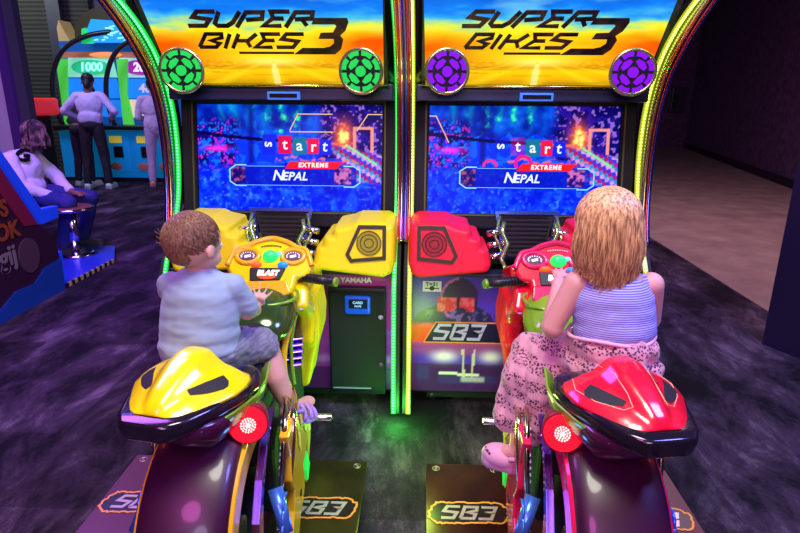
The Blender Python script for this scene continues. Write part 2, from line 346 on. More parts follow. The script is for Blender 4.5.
def cabinet(cx, v, pod_mat, led_mat, led_base, ring_mat, name_label):
    off = (0, 2.75, 0); rt = root('arcade_cabinet', name_label, 'arcade machine', (cx, 2.75, 0))
    B = lambda: MB(off)
    # main shell: lower console and upper back box
    b = B(); b.box((0, 2.98, .40), (1.06, .66, .66)); b.box((0, 3.12, 1.02), (1.06, .40, .62))
    b.build('cabinet_body', BLACKM, rt, .01)
    b = B(); b.box((0, 2.95, .035), (.90, .5, .03)); b.build('plinth', BLACKM, rt)
    b = B(); b.box((0, 3.22, 1.78), (1.06, .28, .95)); b.build('top_box', BLACKM, rt, .01)
    # screen with bezel
    sz = Vector((0, math.sin(TILT), math.cos(TILT))); S0 = Vector((0, 2.905, 1.216)); nrm = Vector((0, -math.cos(TILT), math.sin(TILT)))
    Sf = lambda x, z, d=0.: S0 + Vector((x, 0, 0)) + sz * z + nrm * d
    b = B()
    W, H = .465, .2615
    for a0, a1, c0, c1 in ((-.535, -W, -.33, .36), (W, .535, -.33, .36), (-W, W, H, .36), (-W, W, -.33, -H)):
        b.prism([(a0, c0), (a1, c0), (a1, c1), (a0, c1)], lambda p, q, d: Sf(p, q, d), -.03, .035)
    b.build('screen_bezel', mat('bezel_black', (.010, .009, .013), .6, spec=.25), rt, .006)
    b = B(); b.strip([(-W - .012, -H - .008), (W + .012, -H - .008), (W + .012, H + .01), (-W - .012, H + .01)], .008, lambda p, q, d: Sf(p, q, d), .036, .040, True)
    b.build('bezel_trim', mat('bezel_trim_metal', (.10, .10, .03), .5, .5), rt)
    NU, NV = 250, 140
    scr = grid('screen', NU, NV, lambda a, c: Sf((a - .5) * 2 * W, (c - .5) * 2 * H, .004), paint_screen(NU, NV, v), vcol_mat('screen_glow', 1.25, .12), rt, off)
    scr.data.update()
    U = lambda a: (a - .5) * 2 * W
    V = lambda c: (c - .5) * 2 * H
    cy = mat('screen_cyan_line', (0, 0, 0), .5, emit=(.25, .75, 1.), es=1.1); wl = mat('screen_white', (0, 0, 0), .5, emit=(.8, .92, 1.), es=1.1)
    orl = mat('screen_orange_line', (0, 0, 0), .5, emit=(1., .6, .3), es=1.)
    b = B(); f = lambda p, q, d: Sf(U(p), V(q), d)
    for L_ in ([(.262, .435), (.205, .435), (.172, .395), (.172, .28), (.205, .24), (.262, .24)], [(.79, .43), (.845, .43), (.878, .39), (.878, .275), (.845, .235), (.79, .235)]):
        b.strip([(U(p), V(q)) for p, q in L_], .006, lambda p, q, d: Sf(p, q, d), .005, .006)
    b.strip([(U(.262), V(.425)), (U(.47), V(.425))], .002, lambda p, q, d: Sf(p, q, d), .005, .006); b.strip([(U(.262), V(.245)), (U(.80), V(.245))], .002, lambda p, q, d: Sf(p, q, d), .005, .006)
    b.build('screen_bracket', cy, scr)
    b = B()
    if v == 0: b.strip([(U(p), V(q)) for p, q in ((.50, .76), (.545, .915), (.73, .915))], .0045, lambda p, q, d: Sf(p, q, d), .005, .006); b.strip([(U(.50), V(.75)), (U(.735), V(.75))], .0045, lambda p, q, d: Sf(p, q, d), .005, .006); b.strip([(U(p), V(q)) for p, q in ((.86, .76), (.92, .915), (1., .915))], .0045, lambda p, q, d: Sf(p, q, d), .005, .006)
    else: b.strip([(U(p), V(q)) for p, q in ((.0, .905), (.04, .905), (.11, .66))], .0045, lambda p, q, d: Sf(p, q, d), .005, .006)
    b.build('screen_outline', orl, scr)
    pm = lambda a, c, d=.006, rot=0: place(Sf(U(a), V(c), d), Vector((math.cos(rot), 0, 0)) + sz * math.sin(rot), sz * math.cos(rot) - Vector((math.sin(rot), 0, 0)), off)
    text('N', 'screen_text', wl, scr, pm(.402, .335), .072, .0004, .0014, .25, 1., 'LEFT')
    text('EPAL', 'screen_text', wl, scr, pm(.455, .328), .057, .0004, .0014, .25, 1.05, 'LEFT')
    text('EXTREME', 'screen_text', wl, scr, pm(.625, .437), .030, .0004, .0015, .1, 1.25)
    for ch, a, c, r_ in (('s', .39, .63, R(-90)), ('t', .474, .63, 0), ('a', .552, .62, 0), ('r', .628, .61, 0), ('t', .69, .615, R(-8))):
        text(ch, 'screen_text', wl, scr, pm(a, c, .006, r_), .075, .0004, .0012)
    # sensor strip over the screen
    b = B(); b.box((.02, 2.752, 1.518), (.150, .02, .036)); sb = b.build('sensor_bar', mat('sensor_frame', (.05, .2, .8), .3, emit=(.03, .12, .8), es=.7), rt, .003)
    b = B(); b.box((.02, 2.741, 1.518), (.128, .006, .018)); b.build('sensor_window', GLOSSB, sb)
    # marquee
    b = B()
    b.add([(-.53, 2.78, 1.50), (.53, 2.78, 1.50), (.53, 3.15, 1.50), (-.53, 3.15, 1.50), tuple(M3(-.50, -.006, .008)), tuple(M3(.50, -.006, .008)), (.53, 3.15, 2.10), (-.53, 3.15, 2.10), tuple(M3(-.50, .50, .008)), tuple(M3(.50, .50, .008))],
          [(0, 1, 2, 3), (0, 4, 5, 1), (4, 8, 9, 5), (8, 7, 6, 9), (3, 2, 6, 7), (0, 3, 7, 8, 4), (1, 5, 9, 6, 2)])
    b.build('marquee_box', BLACK, rt)
    b = B(); b.box((0, 2.785, 1.535), (1.05, .05, .075)); b.build('marquee_ledge', mat('ledge_black', (.010, .015, .06), .4), rt, .006)
    b = B(); b.tube([M3(-.5, -.004, -.012), M3(.5, -.004, -.012)], .006, 8); b.build('marquee_trim', GOLD, rt)
    NU, NV = 160, 80
    mq = grid('marquee_panel', NU, NV, lambda a, c: M3((a - .5) * (.965 + .03 * c), c * .47, -.004), paint_marquee(NU, NV, v), vcol_mat('marquee_glow', 1.25, .2), rt, off)
    b = B(); fn = lambda p, q, d: M3(p, q, d)
    dx = 0.0 if v == 0 else -.012
    letters(b, 'SUPER', -.30 + dx, .215 + dx, .283, .345, fn, .0185, .55, -.008, -.005)
    letters(b, 'BIKES', -.29 + dx, .155 + dx, .185, .246, fn, .0165, .55, -.008, -.005)
    b.strip([(-.14 + dx, .158), (.10 + dx, .158)], .010, fn, -.008, -.005)
    b.prism([(.10 + dx, .152), (.14 + dx, .182), (.24 + dx, .182), (.24 + dx, .152)], fn, -.008, -.005)
    three = [(.165, .318), (.35, .318), (.357, .30), (.335, .262), (.302, .240), (.318, .222), (.300, .178), (.262, .152), (.195, .152), (.205, .184), (.235, .188), (.262, .205), (.262, .225), (.175, .225), (.192, .252), (.262, .254), (.287, .283), (.278, .290), (.148, .290)]
    b.prism([(.195 + (p - .148) * .74 + dx, q) for p, q in three], fn, -.008, -.005)
    lt = b.build('title_lettering', LETTER, mq)
    # glowing round speakers
    for s in (-1, 1):
        c = M3(s * .392, .112, -.07); ax = Vector((-s * .10, -1, -.12)).normalized(); u_, w_ = MB().frame(ax)
        b = B(); b.cyl(c - ax * .11, c - ax * .01, .066, .091, 36); b.tube([c + (u_ * math.cos(t) + w_ * math.sin(t)) * .090 for t in [2 * math.pi * k / 40 for k in range(40)]], .009, 10, True)
        sp = b.build('round_speaker', mat('speaker_shell_%d' % v, (.5, .55, .25), .22, .85), rt)
        b = B(); b.cyl(c - ax * .01, c + ax * .004, .088, .088, 32); b.build('speaker_mesh', BLACK, sp)
        b = B(); f2 = lambda p, q, d: c + u_ * p + w_ * q + ax * d
        b.prism([(.022 * math.cos(t), .022 * math.sin(t)) for t in [2 * math.pi * k / 24 for k in range(24)]], f2, .005, .012)
        for k in range(4):
            a = R(45 + 90 * k); ca, sa = math.cos(a), math.sin(a)
            pet = [(.034, -.026), (.050, -.024), (.058, 0), (.050, .024), (.034, .026), (.029, 0)]
            b.prism([(x * ca - y * sa, x * sa + y * ca) for x, y in pet], f2, .005, .010)
        for k in range(8):
            a0 = R(45 * k + 5); a1 = R(45 * k + 40)
            b.prism([(r * math.cos(t), r * math.sin(t)) for r, t in ((.064, a0), (.083, a0), (.084, (a0 + a1) / 2), (.083, a1), (.064, a1), (.066, (a0 + a1) / 2))], f2, .005, .009)
        b.build('speaker_light', ring_mat, sp)
        b = B(); b.cyl(c - ax * .10, (s * .545, 2.84, 1.60), .040, .045, 16); b.build('speaker_bracket', BLACK, sp)
    # side arches
    Fp = smoothpath([(0, a, c) for a, c in FC], 5); Lp = smoothpath([(0, a, c) for a, c in LC], 5)
    for s in (-1, 1):
        b = B(); n = len(Fp)
        secs = [[(s * .553, f.y, f.z), (s * .568, f.y, f.z), (s * .568, l.y + .10, l.z + .03), (s * .553, l.y + .10, l.z + .03)] for f, l in zip(Fp, Lp)]
        b.loft([[Vector(p) for p in q] for q in secs], True, False)
        ar = b.build('side_arch', GLOSSB, rt)
        b = B(); b.tube([(s * .550, p.y - .004, p.z) for p in Fp], .0085, 10); b.build('arch_tube', GOLD, ar)
        b = B(); b.tube([(s * .567, p.y - .016, p.z - .008) for p in Fp], .010, 10); b.build('arch_tube', BLUECH if s * cx > 0 or v else CHROME, ar)
        b = B(); b.tube([(s * .5585, p.y - .022, p.z - .012) for p in Fp], .005, 8); b.build('arch_tube', REDCH, ar)
        b = B(); b.tube([(s * .552, f.y * .62 + l.y * .38, f.z * .62 + l.z * .38) for f, l in zip(Fp, Lp)], .006, 8); b.build('arch_tube', GOLD if v else CHROME, ar)
        # console side below the arch and its front edge
        b = B(); lo = smoothpath([(0, a, c) for a, c in LOW], 4)
        b.prism([(p.y, p.z) for p in lo] + [(3.25, .03), (3.25, 1.2), (2.93, 1.2), (2.90, .98)], lambda y, z, x: Vector((x, y, z)), s * .553, s * .570)
        b.build('side_panel', BLACKM, rt, .003)
        # light strip
        full = Lp[:-1] + lo
        b = B(); b.loft([[Vector((s * .530, p.y - .004, p.z)), Vector((s * .552, p.y - .004, p.z)), Vector((s * .552, p.y + .006, p.z + .002)), Vector((s * .530, p.y + .006, p.z + .002))] for p in full], True, False)
        ch = b.build('light_channel', led_base, rt)
        b = led_beads([Vector((0, p.y - .007, p.z - .002)) for p in full], s * .541, 1); b.off = Vector(off)
        b.build('led_strip', led_mat, ch)
        # second strip nearer the marquee
        if s * cx < 0:
            pod(B, rt, s, pod_mat, 0.); continue
        p2 = smoothpath([(0, 2.46, 2.02), (0, 2.58, 1.897), (0, 2.64, 1.80), (0, 2.74, 1.70), (0, 2.79, 1.60)], 5)
        b = led_beads(p2, s * .512, 1, .016, .004); b.off = Vector(off); b.build('led_strip', led_mat, ch)
        b = B(); b.loft([[Vector((s * .500, p.y, p.z)), Vector((s * .552, p.y + .02, p.z - .02)), Vector((s * .552, p.y + .06, p.z)), Vector((s * .500, p.y + .06, p.z))] for p in p2], True, False)
        b.build('arch_filler', mat('filler_gloss', (.10, .11, .10), .15, .3), rt)
        # hub where the arch meets the top
        b = B(); c = Vector((s * .556, 2.44, 1.905)) - Vector((0, .03, 0))
        for k in range(6):
            a = 2 * math.pi * k / 6; b.ell(c + Vector((math.cos(a) * .017, -.012, math.sin(a) * .017)), (.009,) * 3, None, 10, 6)
        b.ell(c, (.022, .018, .022)); b.build('arch_rivet', BLUECH, ar)
        # speaker pods
        pod(B, rt, s, pod_mat, .065 if s * cx > 0 else 0.)
    # shelf below the pods
    b = B(); b.prism([(-.545, 2.57), (.545, 2.57), (.545, 2.75), (-.545, 2.75)], lambda x, y, z: Vector((x, y, z)), .716, .730); b.build('shelf', mat('shelf_grey', (.06, .06, .09), .25, .5), rt, .004)
    # grille in the middle
    G = lambda x, y, d=0.: Vector((x, 2.66 + .20 * y - d * .9, .80 + y))
    b = B(); b.prism([(-.085, 0), (.085, 0), (.125, .19), (-.125, .19)], lambda x, y, d: G(x, y, d), 0, .02); gr = b.build('centre_grille', BLACKM, rt)
    b = B()
    for k in range(9): b.box(G(0, .02 + k * .02, .022), (.16 + .008 * k, .008, .006))
    b.build('grille_slat', BLACK, gr)
    b = B(); b.strip([(-.10, -.01), (-.14, .20), (.14, .20), (.10, -.01)], .014, lambda x, y, d: G(x, y, d), .012, .03); b.build('grille_frame', mat('frame_blue', (.12, .22, .75), .2, .8), gr)
    for s in (-1, 1):
        for k in range(3):
            z = .925 - k * .055; x = .112 + k * -.006
            b = B(); b.cyl((s * (x), 2.62, z), (s * (x + .075), 2.60, z - .01), .015, .015, 14); b.cyl((s * (x - .004), 2.62, z), (s * (x + .01), 2.62, z), .018, .018, 14); b.build('exhaust_tube', CHROME, rt)
        b = B(); b.tube([(s * .115, 2.60, .97), (s * .125, 2.58, .93), (s * .10, 2.55, .88), (s * .13, 2.52, .82), (s * .10, 2.50, .76)], .010, 8); b.tube([(s * .13, 2.64, .99), (s * .15, 2.60, .90), (s * .12, 2.56, .84)], .007, 8)
        b.build('cable_bundle', mat('cable_chrome_%d' % v, (.45, .65, .25), .2, .8), rt)
    # lower front prints
    for s in (-1, 1):
        inner = (s * cx < 0)
        x0, x1 = (.07, .535) if s > 0 else (-.535, -.07)
        NU, NV = 60, 84
        if v == 1: art = paint_rider(NU, NV)
        else: art = paint_plain(NU, NV)
        if v == 0 and s < 0: pass
        g = grid('printed_panel', NU, NV, lambda a, c: Vector((x0 + (x1 - x0) * a, 2.645, .085 + .615 * c)), art, vcol_mat('print_panel', 0, .3, True), rt, off)
        if v == 1:
            fs = lambda x, z, d: Vector((x, 2.645 - d, z)); xo = x0 + .065
            b = B(); b.prism([(xo, .355), (xo + .055, .455), (xo + .41, .455), (xo + .41, .355)], fs, .001, .002); b.build('logo_plate', mat('logo_navy', (.015, .01, .05), .3), g)
            b = B(); b.strip([(xo, .352), (xo + .058, .458), (xo + .41, .458)], .006, fs, .001, .003); b.strip([(xo, .352), (xo + .41, .352)], .006, fs, .001, .003)
            b.build('logo_outline', mat('logo_orange', (.9, .35, .05), .4), g)
            sb3(B, g, fs, xo + .055, .372, .25, .072, mat('logo_lilac', (.55, .5, .75), .3), .002, .004)
            b = B(); b.prism([(x0 + .055, .615), (x0 + .145, .615), (x0 + .145, .668), (x0 + .055, .668)], fs, .001, .002); st = b.build('sticker', WHITE, g)
            text('T=31', 'sticker_print', BLACK, st, place(Vector((x0 + .10, 2.6425, .652)), (1, 0, 0), (0, 0, 1), off), .028, .0003, .001)
            b = B(); b.strip([(x0 + .065, .632), (x0 + .135, .632)], .005, fs, .0022, .003); b.prism([(x0 + .10 + .012 * math.cos(t), .632 + .012 * math.sin(t)) for t in [2 * math.pi * k / 16 for k in range(16)]], fs, .0022, .003); b.build('sticker_mark', BLACK, st)
    if v == 0:
        # coin door on the side next to the other cabinet
        b = B(); b.box((.36, 2.625, .36), (.275, .05, .56)); cd = b.build('coin_door', mat('door_black', (.006, .006, .010), .42), rt, .004)
        b = B(); b.box((.36, 2.597, .37), (.262, .006, .50)); b.build('door_leaf', mat('door_leaf_black', (.006, .007, .011), .8), cd, .002)
        b = B(); b.box((.365, 2.59, .560), (.125, .022, .095)); rd = b.build('card_reader', mat('reader_blue', (.01, .08, .7), .35, emit=(.0, .05, .6), es=.35), cd, .012, 3)
        b = B(); b.box((.367, 2.578, .568), (.088, .004, .044)); b.build('reader_display', mat('reader_lcd', (.005, .01, .03), .2), rd)
        em = mat('reader_text', (0, 0, 0), .5, emit=(.3, .7, 1.), es=1.2)
        text('CARD', 'reader_print', em, rd, place((.367, 2.575, .575), (1, 0, 0), (0, 0, 1), off), .018, .0003, .0006)
        text('SWIPE', 'reader_print', em, rd, place((.367, 2.575, .557), (1, 0, 0), (0, 0, 1), off), .012, .0003, .0004)
        for z in (.50, .25):
            b = B(); b.cyl((.475, 2.594, z), (.475, 2.585, z), .012, .012, 18); b.cyl((.475, 2.585, z), (.475, 2.582, z), .006, .006, 12); b.build('door_lock', CHROME, cd)
        wm = mat('small_print', (.45, .4, .8), .5)
        text('YAMAHA', 'maker_lettering', mat('maker_grey', (.95, .85, .95), .4), rt, place((.355, 2.622, .672), (1, 0, 0), (0, 0, 1), off), .036, .0004, .0015)
        b = B(); b.strip([(.262 + .011 * math.cos(t), .672 + .011 * math.sin(t)) for t in [2 * math.pi * k / 16 for k in range(16)]], .003, lambda x, z, d: Vector((x, 2.622 - d, z)), 0, .002, True); b.build('maker_emblem', mat('maker_grey', (.95, .85, .95), .4), rt)
        b = B()
        for k in range(4): b.box((.33, 2.598, .112 + .008 * k), (.19, .002, .004))
        b.build('notice_print', wm, cd)
    for x, y in ((-.42, 2.72), (.42, 2.72), (-.42, 3.15), (.42, 3.15)):
        b = B(); b.cyl((x - .012, y, .024), (x + .012, y, .024), .024, .024, 18); b.box((x, y, .045), (.034, .03, .03)); b.build('caster', BLACK, rt, .002)
    return rt
def pod(B, rt, s, m, inset):
    # moulded speaker pod: big rounded block with three fins toward the centre
    fn = lambda x, z, y: Vector((s * (x - inset), y, z))
    b = B()
    out = [(.548, .93), (.542, .965), (.505, .982), (.375, .982), (.335, .965), (.270, .952), (.262, .918), (.222, .910), (.216, .868), (.186, .860), (.170, .790), (.185, .760), (.50, .728), (.535, .745), (.548, .79)]
    n = len(out); secs = []
    cxm, czm = .40, .87
    for d, k in ((2.78, 1.0), (2.56, 1.0), (2.525, .985), (2.50, .95), (2.485, .88)):
        lean = lambda z: (z - .87) * .12
        secs.append([fn(cxm + (x - cxm) * k, czm + (z - czm) * k, d + lean(z)) for x, z in out])
    b.loft(secs, True, False)
    p = b.build('speaker_pod', m, rt, .010, 3)
    b = B(); yy = lambda z, d: 2.484 + (z - .87) * .12 - d
    fr = [(.500, .962), (.390, .962), (.335, .840), (.352, .812), (.500, .826)]
    b.strip([(x, z) for x, z in fr], .016, lambda x, z, d: fn(x, z, yy(z, d)), -.004, .006, True); b.build('grille_surround', mat('dark_bronze', (.05, .035, .02), .4), p)
    b = B(); b.prism(fr, lambda x, z, d: fn(x, z, yy(z, d)), -.002, .003); b.build('speaker_grille', m, p)
    c = fn(.432, .892, 0); c.y = yy(.892, .004); ax = Vector((0, -1, .12)).normalized()
    b = B(); b.cyl(c, c + ax * .002, .056, .056, 30); b.build('speaker_cone', mat('cone_dark_%s' % m.name, tuple(.38 * q + .01 for q in m.node_tree.nodes['Principled BSDF'].inputs['Base Color'].default_value[:3]), .6), p)
    b = B(); u_, w_ = b.frame(ax)
    for r in (.054, .038, .020): b.tube([c + ax * .003 + (u_ * math.cos(t) + w_ * math.sin(t)) * r for t in [2 * math.pi * k / 28 for k in range(28)]], .0025, 6, True)
    b.build('speaker_ring', mat('ring_dark_%s' % m.name, tuple(.10 * q + .01 for q in m.node_tree.nodes['Principled BSDF'].inputs['Base Color'].default_value[:3]), .5), p)
def sb3(B, parent, fn, x0, y0, w, h, m, d0, d1):
    b = B(); cw = w / 3; G = {'S': [[(1, 1), (.15, 1), (.02, .58), (.92, .48), (.8, 0), (0, 0)]], 'B': [[(.05, 0), (.1, 1), (.92, 1), (.95, .68), (.4, .52), (.95, .4), (.9, 0), (.05, 0)]], '3': [[(0, 1), (.95, 1), (.9, .55), (.3, .52), (.9, .48), (.85, 0), (0, 0)]]}
    for i, c in enumerate('SB3'):
        for pl in G[c]: b.strip([(x0 + cw * i + cw * .82 * a + .28 * h * (q - .5), y0 + h * q) for a, q in pl], h * .20, fn, d0, d1)
    return b.build('logo_lettering', m, parent)

# ------------------------------------------------------------------ motorcycles
def motorcycle(bx, lean, bc, bc2, name_label, v, yaw=0., rz=0.):
    off = (0, 1.9, 0); rt = root('ride_on_motorcycle', name_label, 'motorcycle ride', (bx, 1.9, 0), (0, R(lean), R(rz))); B = lambda: MB(off)
    DK = mat('bike_dark_gloss', (.055, .006, .035), .20, coat=.8)
    LIME = mat('lime_fairing', (.25, .5, .03), .22, .2, coat=.5)
    # tail cowl surface
    K = [(1.262 + (y_ - 1.262) * .80, h_ * (.74 + .2 * min(1, (y_ - 1.262) / .2)), a_ - .012, (a_ - .012) + (c_ - a_) * .78) for y_, h_, a_, c_ in [(1.262, .060, .752, .757), (1.285, .098, .748, .785), (1.33, .132, .745, .812), (1.39, .155, .745, .838), (1.45, .172, .747, .860), (1.51, .178, .750, .872), (1.56, .172, .752, .865), (1.595, .150, .752, .80), (1.605, .13, .752, .757)]]
    ky = [k[0] for k in K]
    def CS(u, y, lift=0.):
        hw = float(np.interp(y, ky, [k[1] for k in K])); zb = float(np.interp(y, ky, [k[2] for k in K])); zt = float(np.interp(y, ky, [k[3] for k in K]))
        g = .60 * (1 - abs(u) ** 2.6) + .40 * math.exp(-(u / .36) ** 4)
        return Vector((u * hw, y, zb + (zt - zb) * g + lift))
    ys = list(np.linspace(1.262, 1.536, 36)); us = list(np.linspace(-1, 1, 41))
    b = B(); b.loft([[CS(u, y) for u in us] + [Vector((u * abs(CS(1, y).x), y, .74)) for u in (.9, 0, -.9)] for y in ys])
    cw = b.build('tail_cowl', bc, rt)
    for s in (-1, 1):
        vent = lambda t, a, l: CS(s * (.42 + .22 * t + .26 * a * (1 - .5 * abs(2 * t - 1) ** 3)), 1.350 + .095 * t - .008 * a, l)
        b = B(); b.loft([[vent(t, a, .0012) for a in (0, .5, 1)] for t in np.linspace(0, 1, 7)], False, True, False); vt = b.build('cowl_vent', BLACKM, cw)
        b = B(); b.loft([[vent(t, a, .0025) for a in (.25, .8)] for t in np.linspace(.3, .92, 5)], False, True, False); b.build('vent_shine', mat('vent_olive', (.35, .3, .08), .3, .5), vt)  # olive strip stands in for a glint inside the dark vent
        if v:
            b = B(); pts = [CS(s * .30, 1.50, .002), CS(s * .22, 1.42, .002), CS(s * .25, 1.36, .002), CS(s * .80, 1.37, .002), CS(s * .86, 1.43, .002), CS(s * .82, 1.50, .002), CS(s * .6, 1.55, .002)]
            b.tube([CS(s * uu, 1.262 + (yy - 1.262) * .8, .001) for uu, yy in ((.36, 1.55), (.30, 1.47), (.34, 1.39), (.42, 1.345), (.60, 1.35), (.80, 1.42), (.86, 1.50), (.80, 1.56))], .0016, 6)
            b.build('cowl_pinstripe', mat('pin_orange', (1., .45, .25), .4), cw)
    b = B()
    RK = [(1.220, .035), (1.230, .072), (1.265, .103), (1.34, .138), (1.43, .168), (1.51, .178), (1.57, .16), (1.60, .12)]
    def rim(hw, y, z0, z1): return [Vector(p) for p in ((-hw, y, (z0 + z1) / 2), (-hw * .93, y, z1), (hw * .93, y, z1), (hw, y, (z0 + z1) / 2), (hw * .9, y, z0), (-hw * .9, y, z0))]
    b.loft([rim(h, y, .688 + .01 * max(0, y - 1.5), .738 - .10 * max(0, y - 1.6)) for y, h in RK]); b.build('seat_pan', GLOSSB, rt, .012, 3)
    # undertail
    b = B(); b.loft([[Vector(p) for p in ((-hw, y, z1), (hw, y, z1), (hw * .98, y, (z0 + z1) / 2), (hw * .8, y, z0), (-hw * .8, y, z0), (-hw * .98, y, (z0 + z1) / 2))] for y, hw, z0, z1 in ((1.275, .10, .655, .70), (1.34, .145, .61, .70), (1.46, .155, .60, .69), (1.58, .12, .54, .68))])
    b.build('tail_section', DK, rt, .02, 3)
    for s in (-1, 1):
        # lime flank panel
        b = B(); b.loft([[Vector((s * x, y, z)) for x, z in ((x1, z1), (x1 + .006, z1 - .004), (x2 + .006, z2), (x2 - .01, z2))] for y, x1, z1, x2, z2 in ((1.30, .112, .690, .108, .684), (1.40, .150, .694, .143, .662), (1.50, .172, .700, .158, .640), (1.57, .168, .712, .150, .648), (1.64, .148, .735, .130, .705))])
        b.build('flank_panel', LIME, rt, .003, 2)
    # the tail unit sits higher and points a little outward
    for o in [c for c in bpy.data.objects if c.parent is rt]:
        for ob in [o] + [c for c in bpy.data.objects if c.parent is o]:
            ca, sa = math.cos(R(yaw)), math.sin(R(yaw))
            for q in ob.data.vertices:
                x, y, z = q.co.x * .915, (q.co.y + 1.9) * .915, 1.52 - (1.52 - q.co.z) * .915
                dy = y - 1.42; q.co = Vector((x * ca - dy * sa, 1.42 + dy * ca + x * sa - 1.9, z))
    for s in (-1, 1):
        # round lamp
        c = Vector((s * .126, 1.30, .700)); ax = Vector((s * .25, -1, .22)).normalized()
        b = B(); b.cyl(c - ax * .07, c + ax * .0, .052, .052, 30); lp = b.build('tail_lamp', mat('lamp_shell', (.25, .01, .02), .3), rt)
        b = B(); b.cyl(c, c + ax * .006, .047, .047, 30); b.build('lamp_lens', mat('lens_red', (.6, .0, .01), .15, emit=(1., .01, .03), es=1.3, coat=1.), lp)
        b = B(); u_, w_ = b.frame(ax); b.ell(c + ax * .009, (.0035,) * 3, None, 6, 4)
        for r_, n_ in ((.006, 6), (.012, 11), (.018, 16)):
            for k in range(n_):
                t = 2 * math.pi * k / n_; b.ell(c + ax * .009 + (u_ * math.cos(t) + w_ * math.sin(t)) * r_, (.0025,) * 3, None, 6, 4)
        b.build('lamp_led', mat('lamp_led', (0, 0, 0), .5, emit=(1., .75, .7), es=2.), lp)
    # seat
    b = B(); b.loft([[Vector((hw * math.cos(t), y, .70 + h * max(-.6, math.sin(t)))) for t in [2 * math.pi * k / 20 for k in range(20)]] for y, hw, h in ((1.42, .08, .04), (1.50, .10, .05), (1.65, .095, .035), (1.80, .075, .035), (1.93, .06, .05))])
    b.build('seat', BLACKM, rt)
    # rear wheel hugger, tyre and wheel
    WY, WZ = 1.385, .335
    def arc(r, a): return (WY - r * math.cos(a), WZ + r * math.sin(a))
    secs = []
    for a in np.linspace(R(-35), R(112), 26):
        ring = []
        for t in np.linspace(0, math.pi, 17):
            x = .112 * math.cos(t); rr = .300 + .055 * math.sin(t) ** .55 if math.sin(t) > 1e-6 else .300
            y, z = arc(rr, a); ring.append(Vector((x, y, z)))
        for t in np.linspace(math.pi, 0, 9):
            x = .100 * math.cos(t); rr = .29 + .04 * max(0, math.sin(t)) ** .55; y, z = arc(rr, a); ring.append(Vector((x, y, z)))
        secs.append(ring)
    b = B(); b.loft(secs); hg = b.build('wheel_hugger', mat('hugger_gloss', (.040, .003, .026), .4, coat=.35), rt)
    for s in (-1, 1):
        b = B(); n = 26; A = [R(-35) + (R(100) + R(35)) * k / n for k in range(n + 1)]
        b.loft([[Vector((s * .106, *arc(.322, a))), Vector((s * .119, *arc(.312, a))), Vector((s * .119, *arc(.250, a))), Vector((s * .104, *arc(.250, a)))] for a in A], True, False)
        b.build('hugger_band', bc2, hg, .003)
    b = B(); b.tube([(0, WY + .235 * math.cos(t), WZ - .05 + .235 * math.sin(t)) for t in [2 * math.pi * k / 40 for k in range(40)]], .055, 16, True); ty = b.build('rear_tyre', mat('tyre_rubber', (.012, .012, .014), .7), rt)
    b = B(); b.cyl((-.06, WY, WZ - .05), (.06, WY, WZ - .05), .05, .05, 24)
    for k in range(5):
        a = 2 * math.pi * k / 5; b.box((0, WY + .11 * math.cos(a), WZ - .05 + .11 * math.sin(a)), (.04, .2, .03), (a, 0, 0))
    b.build('wheel_spokes', BLUECH, ty)
    # swing arm, chain and pipes on both flanks
    PUR = mat('purple_chrome', (.35, .16, .95), .18, 1.)
    for s in (-1, 1):
        b = B(); b.loft([[Vector((s * x, y + dy, z + dz)) for dx_, dy, dz, x in ((0, -.028, -.012, .130), (0, .028, .012, .130), (0, .028, .012, .152), (0, -.028, -.012, .152))] for y, z in ((1.47, .625), (1.40, .60), (1.33, .54), (1.27, .45), (1.24, .33), (1.235, .20))], True, False)
        b.build('swing_arm', PUR, rt, .006, 3)
        b = B()
        for k in range(26):
            t = k / 25; b.box((s * .170, 1.50 - .20 * t, .58 - .42 * t), (.012, .022, .013), (R(-60), 0, 0))
        b.build('drive_chain', mat('chain_dark_chrome', (.4, .3, .45), .3, 1.), rt, .002)
        b = B()
        for k, (x, dy) in enumerate(((.175, .0), (.192, .05), (.165, .09))):
            b.tube(smoothpath([(s * (x - .02), 1.62 + dy, .60), (s * x, 1.55 + dy, .625 - .02 * k), (s * (x + .01), 1.46 + dy, .60), (s * (x + .01), 1.42 + dy, .52), (s * x, 1.40 + dy, .42)], 5), .0085, 8)
        b.build('coolant_pipe', mat('pipe_brass', (.7, .55, .35), .2, 1.), rt)
        b = B(); b.cyl((s * .17, 1.36, .46), (s * .21, 1.30, .36), .022, .018, 16); b.tube([(s * .20, 1.345 - .0035 * k + .02 * math.cos(k * 1.2), .44 - .006 * k + .02 * math.sin(k * 1.2)) for k in range(14)], .005, 6)
        b.build('shock_absorber', mat('shock_blue', (.1, .3, .9), .25, .6), rt)
        # frame side plate
        F = [(1.42, .585), (1.50, .600), (1.60, .545), (1.73, .470), (1.79, .425), (1.72, .375), (1.63, .345), (1.645, .30), (1.64, .255), (1.60, .225), (1.55, .215), (1.47, .13), (1.30, .13), (1.28, .17), (1.40, .24), (1.46, .30), (1.48, .36), (1.44, .42), (1.45, .50)]
        b = B(); b.prism(F, lambda y, z, d: Vector((s * (.185 + d), y, z)), -.012, .016); fp = b.build('frame_plate', bc2, rt, .006, 3)
        b = B(); b.cyl((s * .20, 1.56, .29), (s * .204, 1.56, .29), .012, .012, 16); b.cyl((s * .20, 1.44, .185), (s * .204, 1.44, .185), .009, .009, 16); b.build('plate_bolt', BLACK, fp)
        b = B(); b.prism([(1.70, .350), (1.665, .30), (1.70, .235), (1.745, .27)], lambda y, z, d: Vector((s * (.19 + d), y, z)), 0, .012); b.build('light_panel', mat('panel_green', (.02, .5, .05), .3, emit=(.02, 1., .1), es=.6), fp)
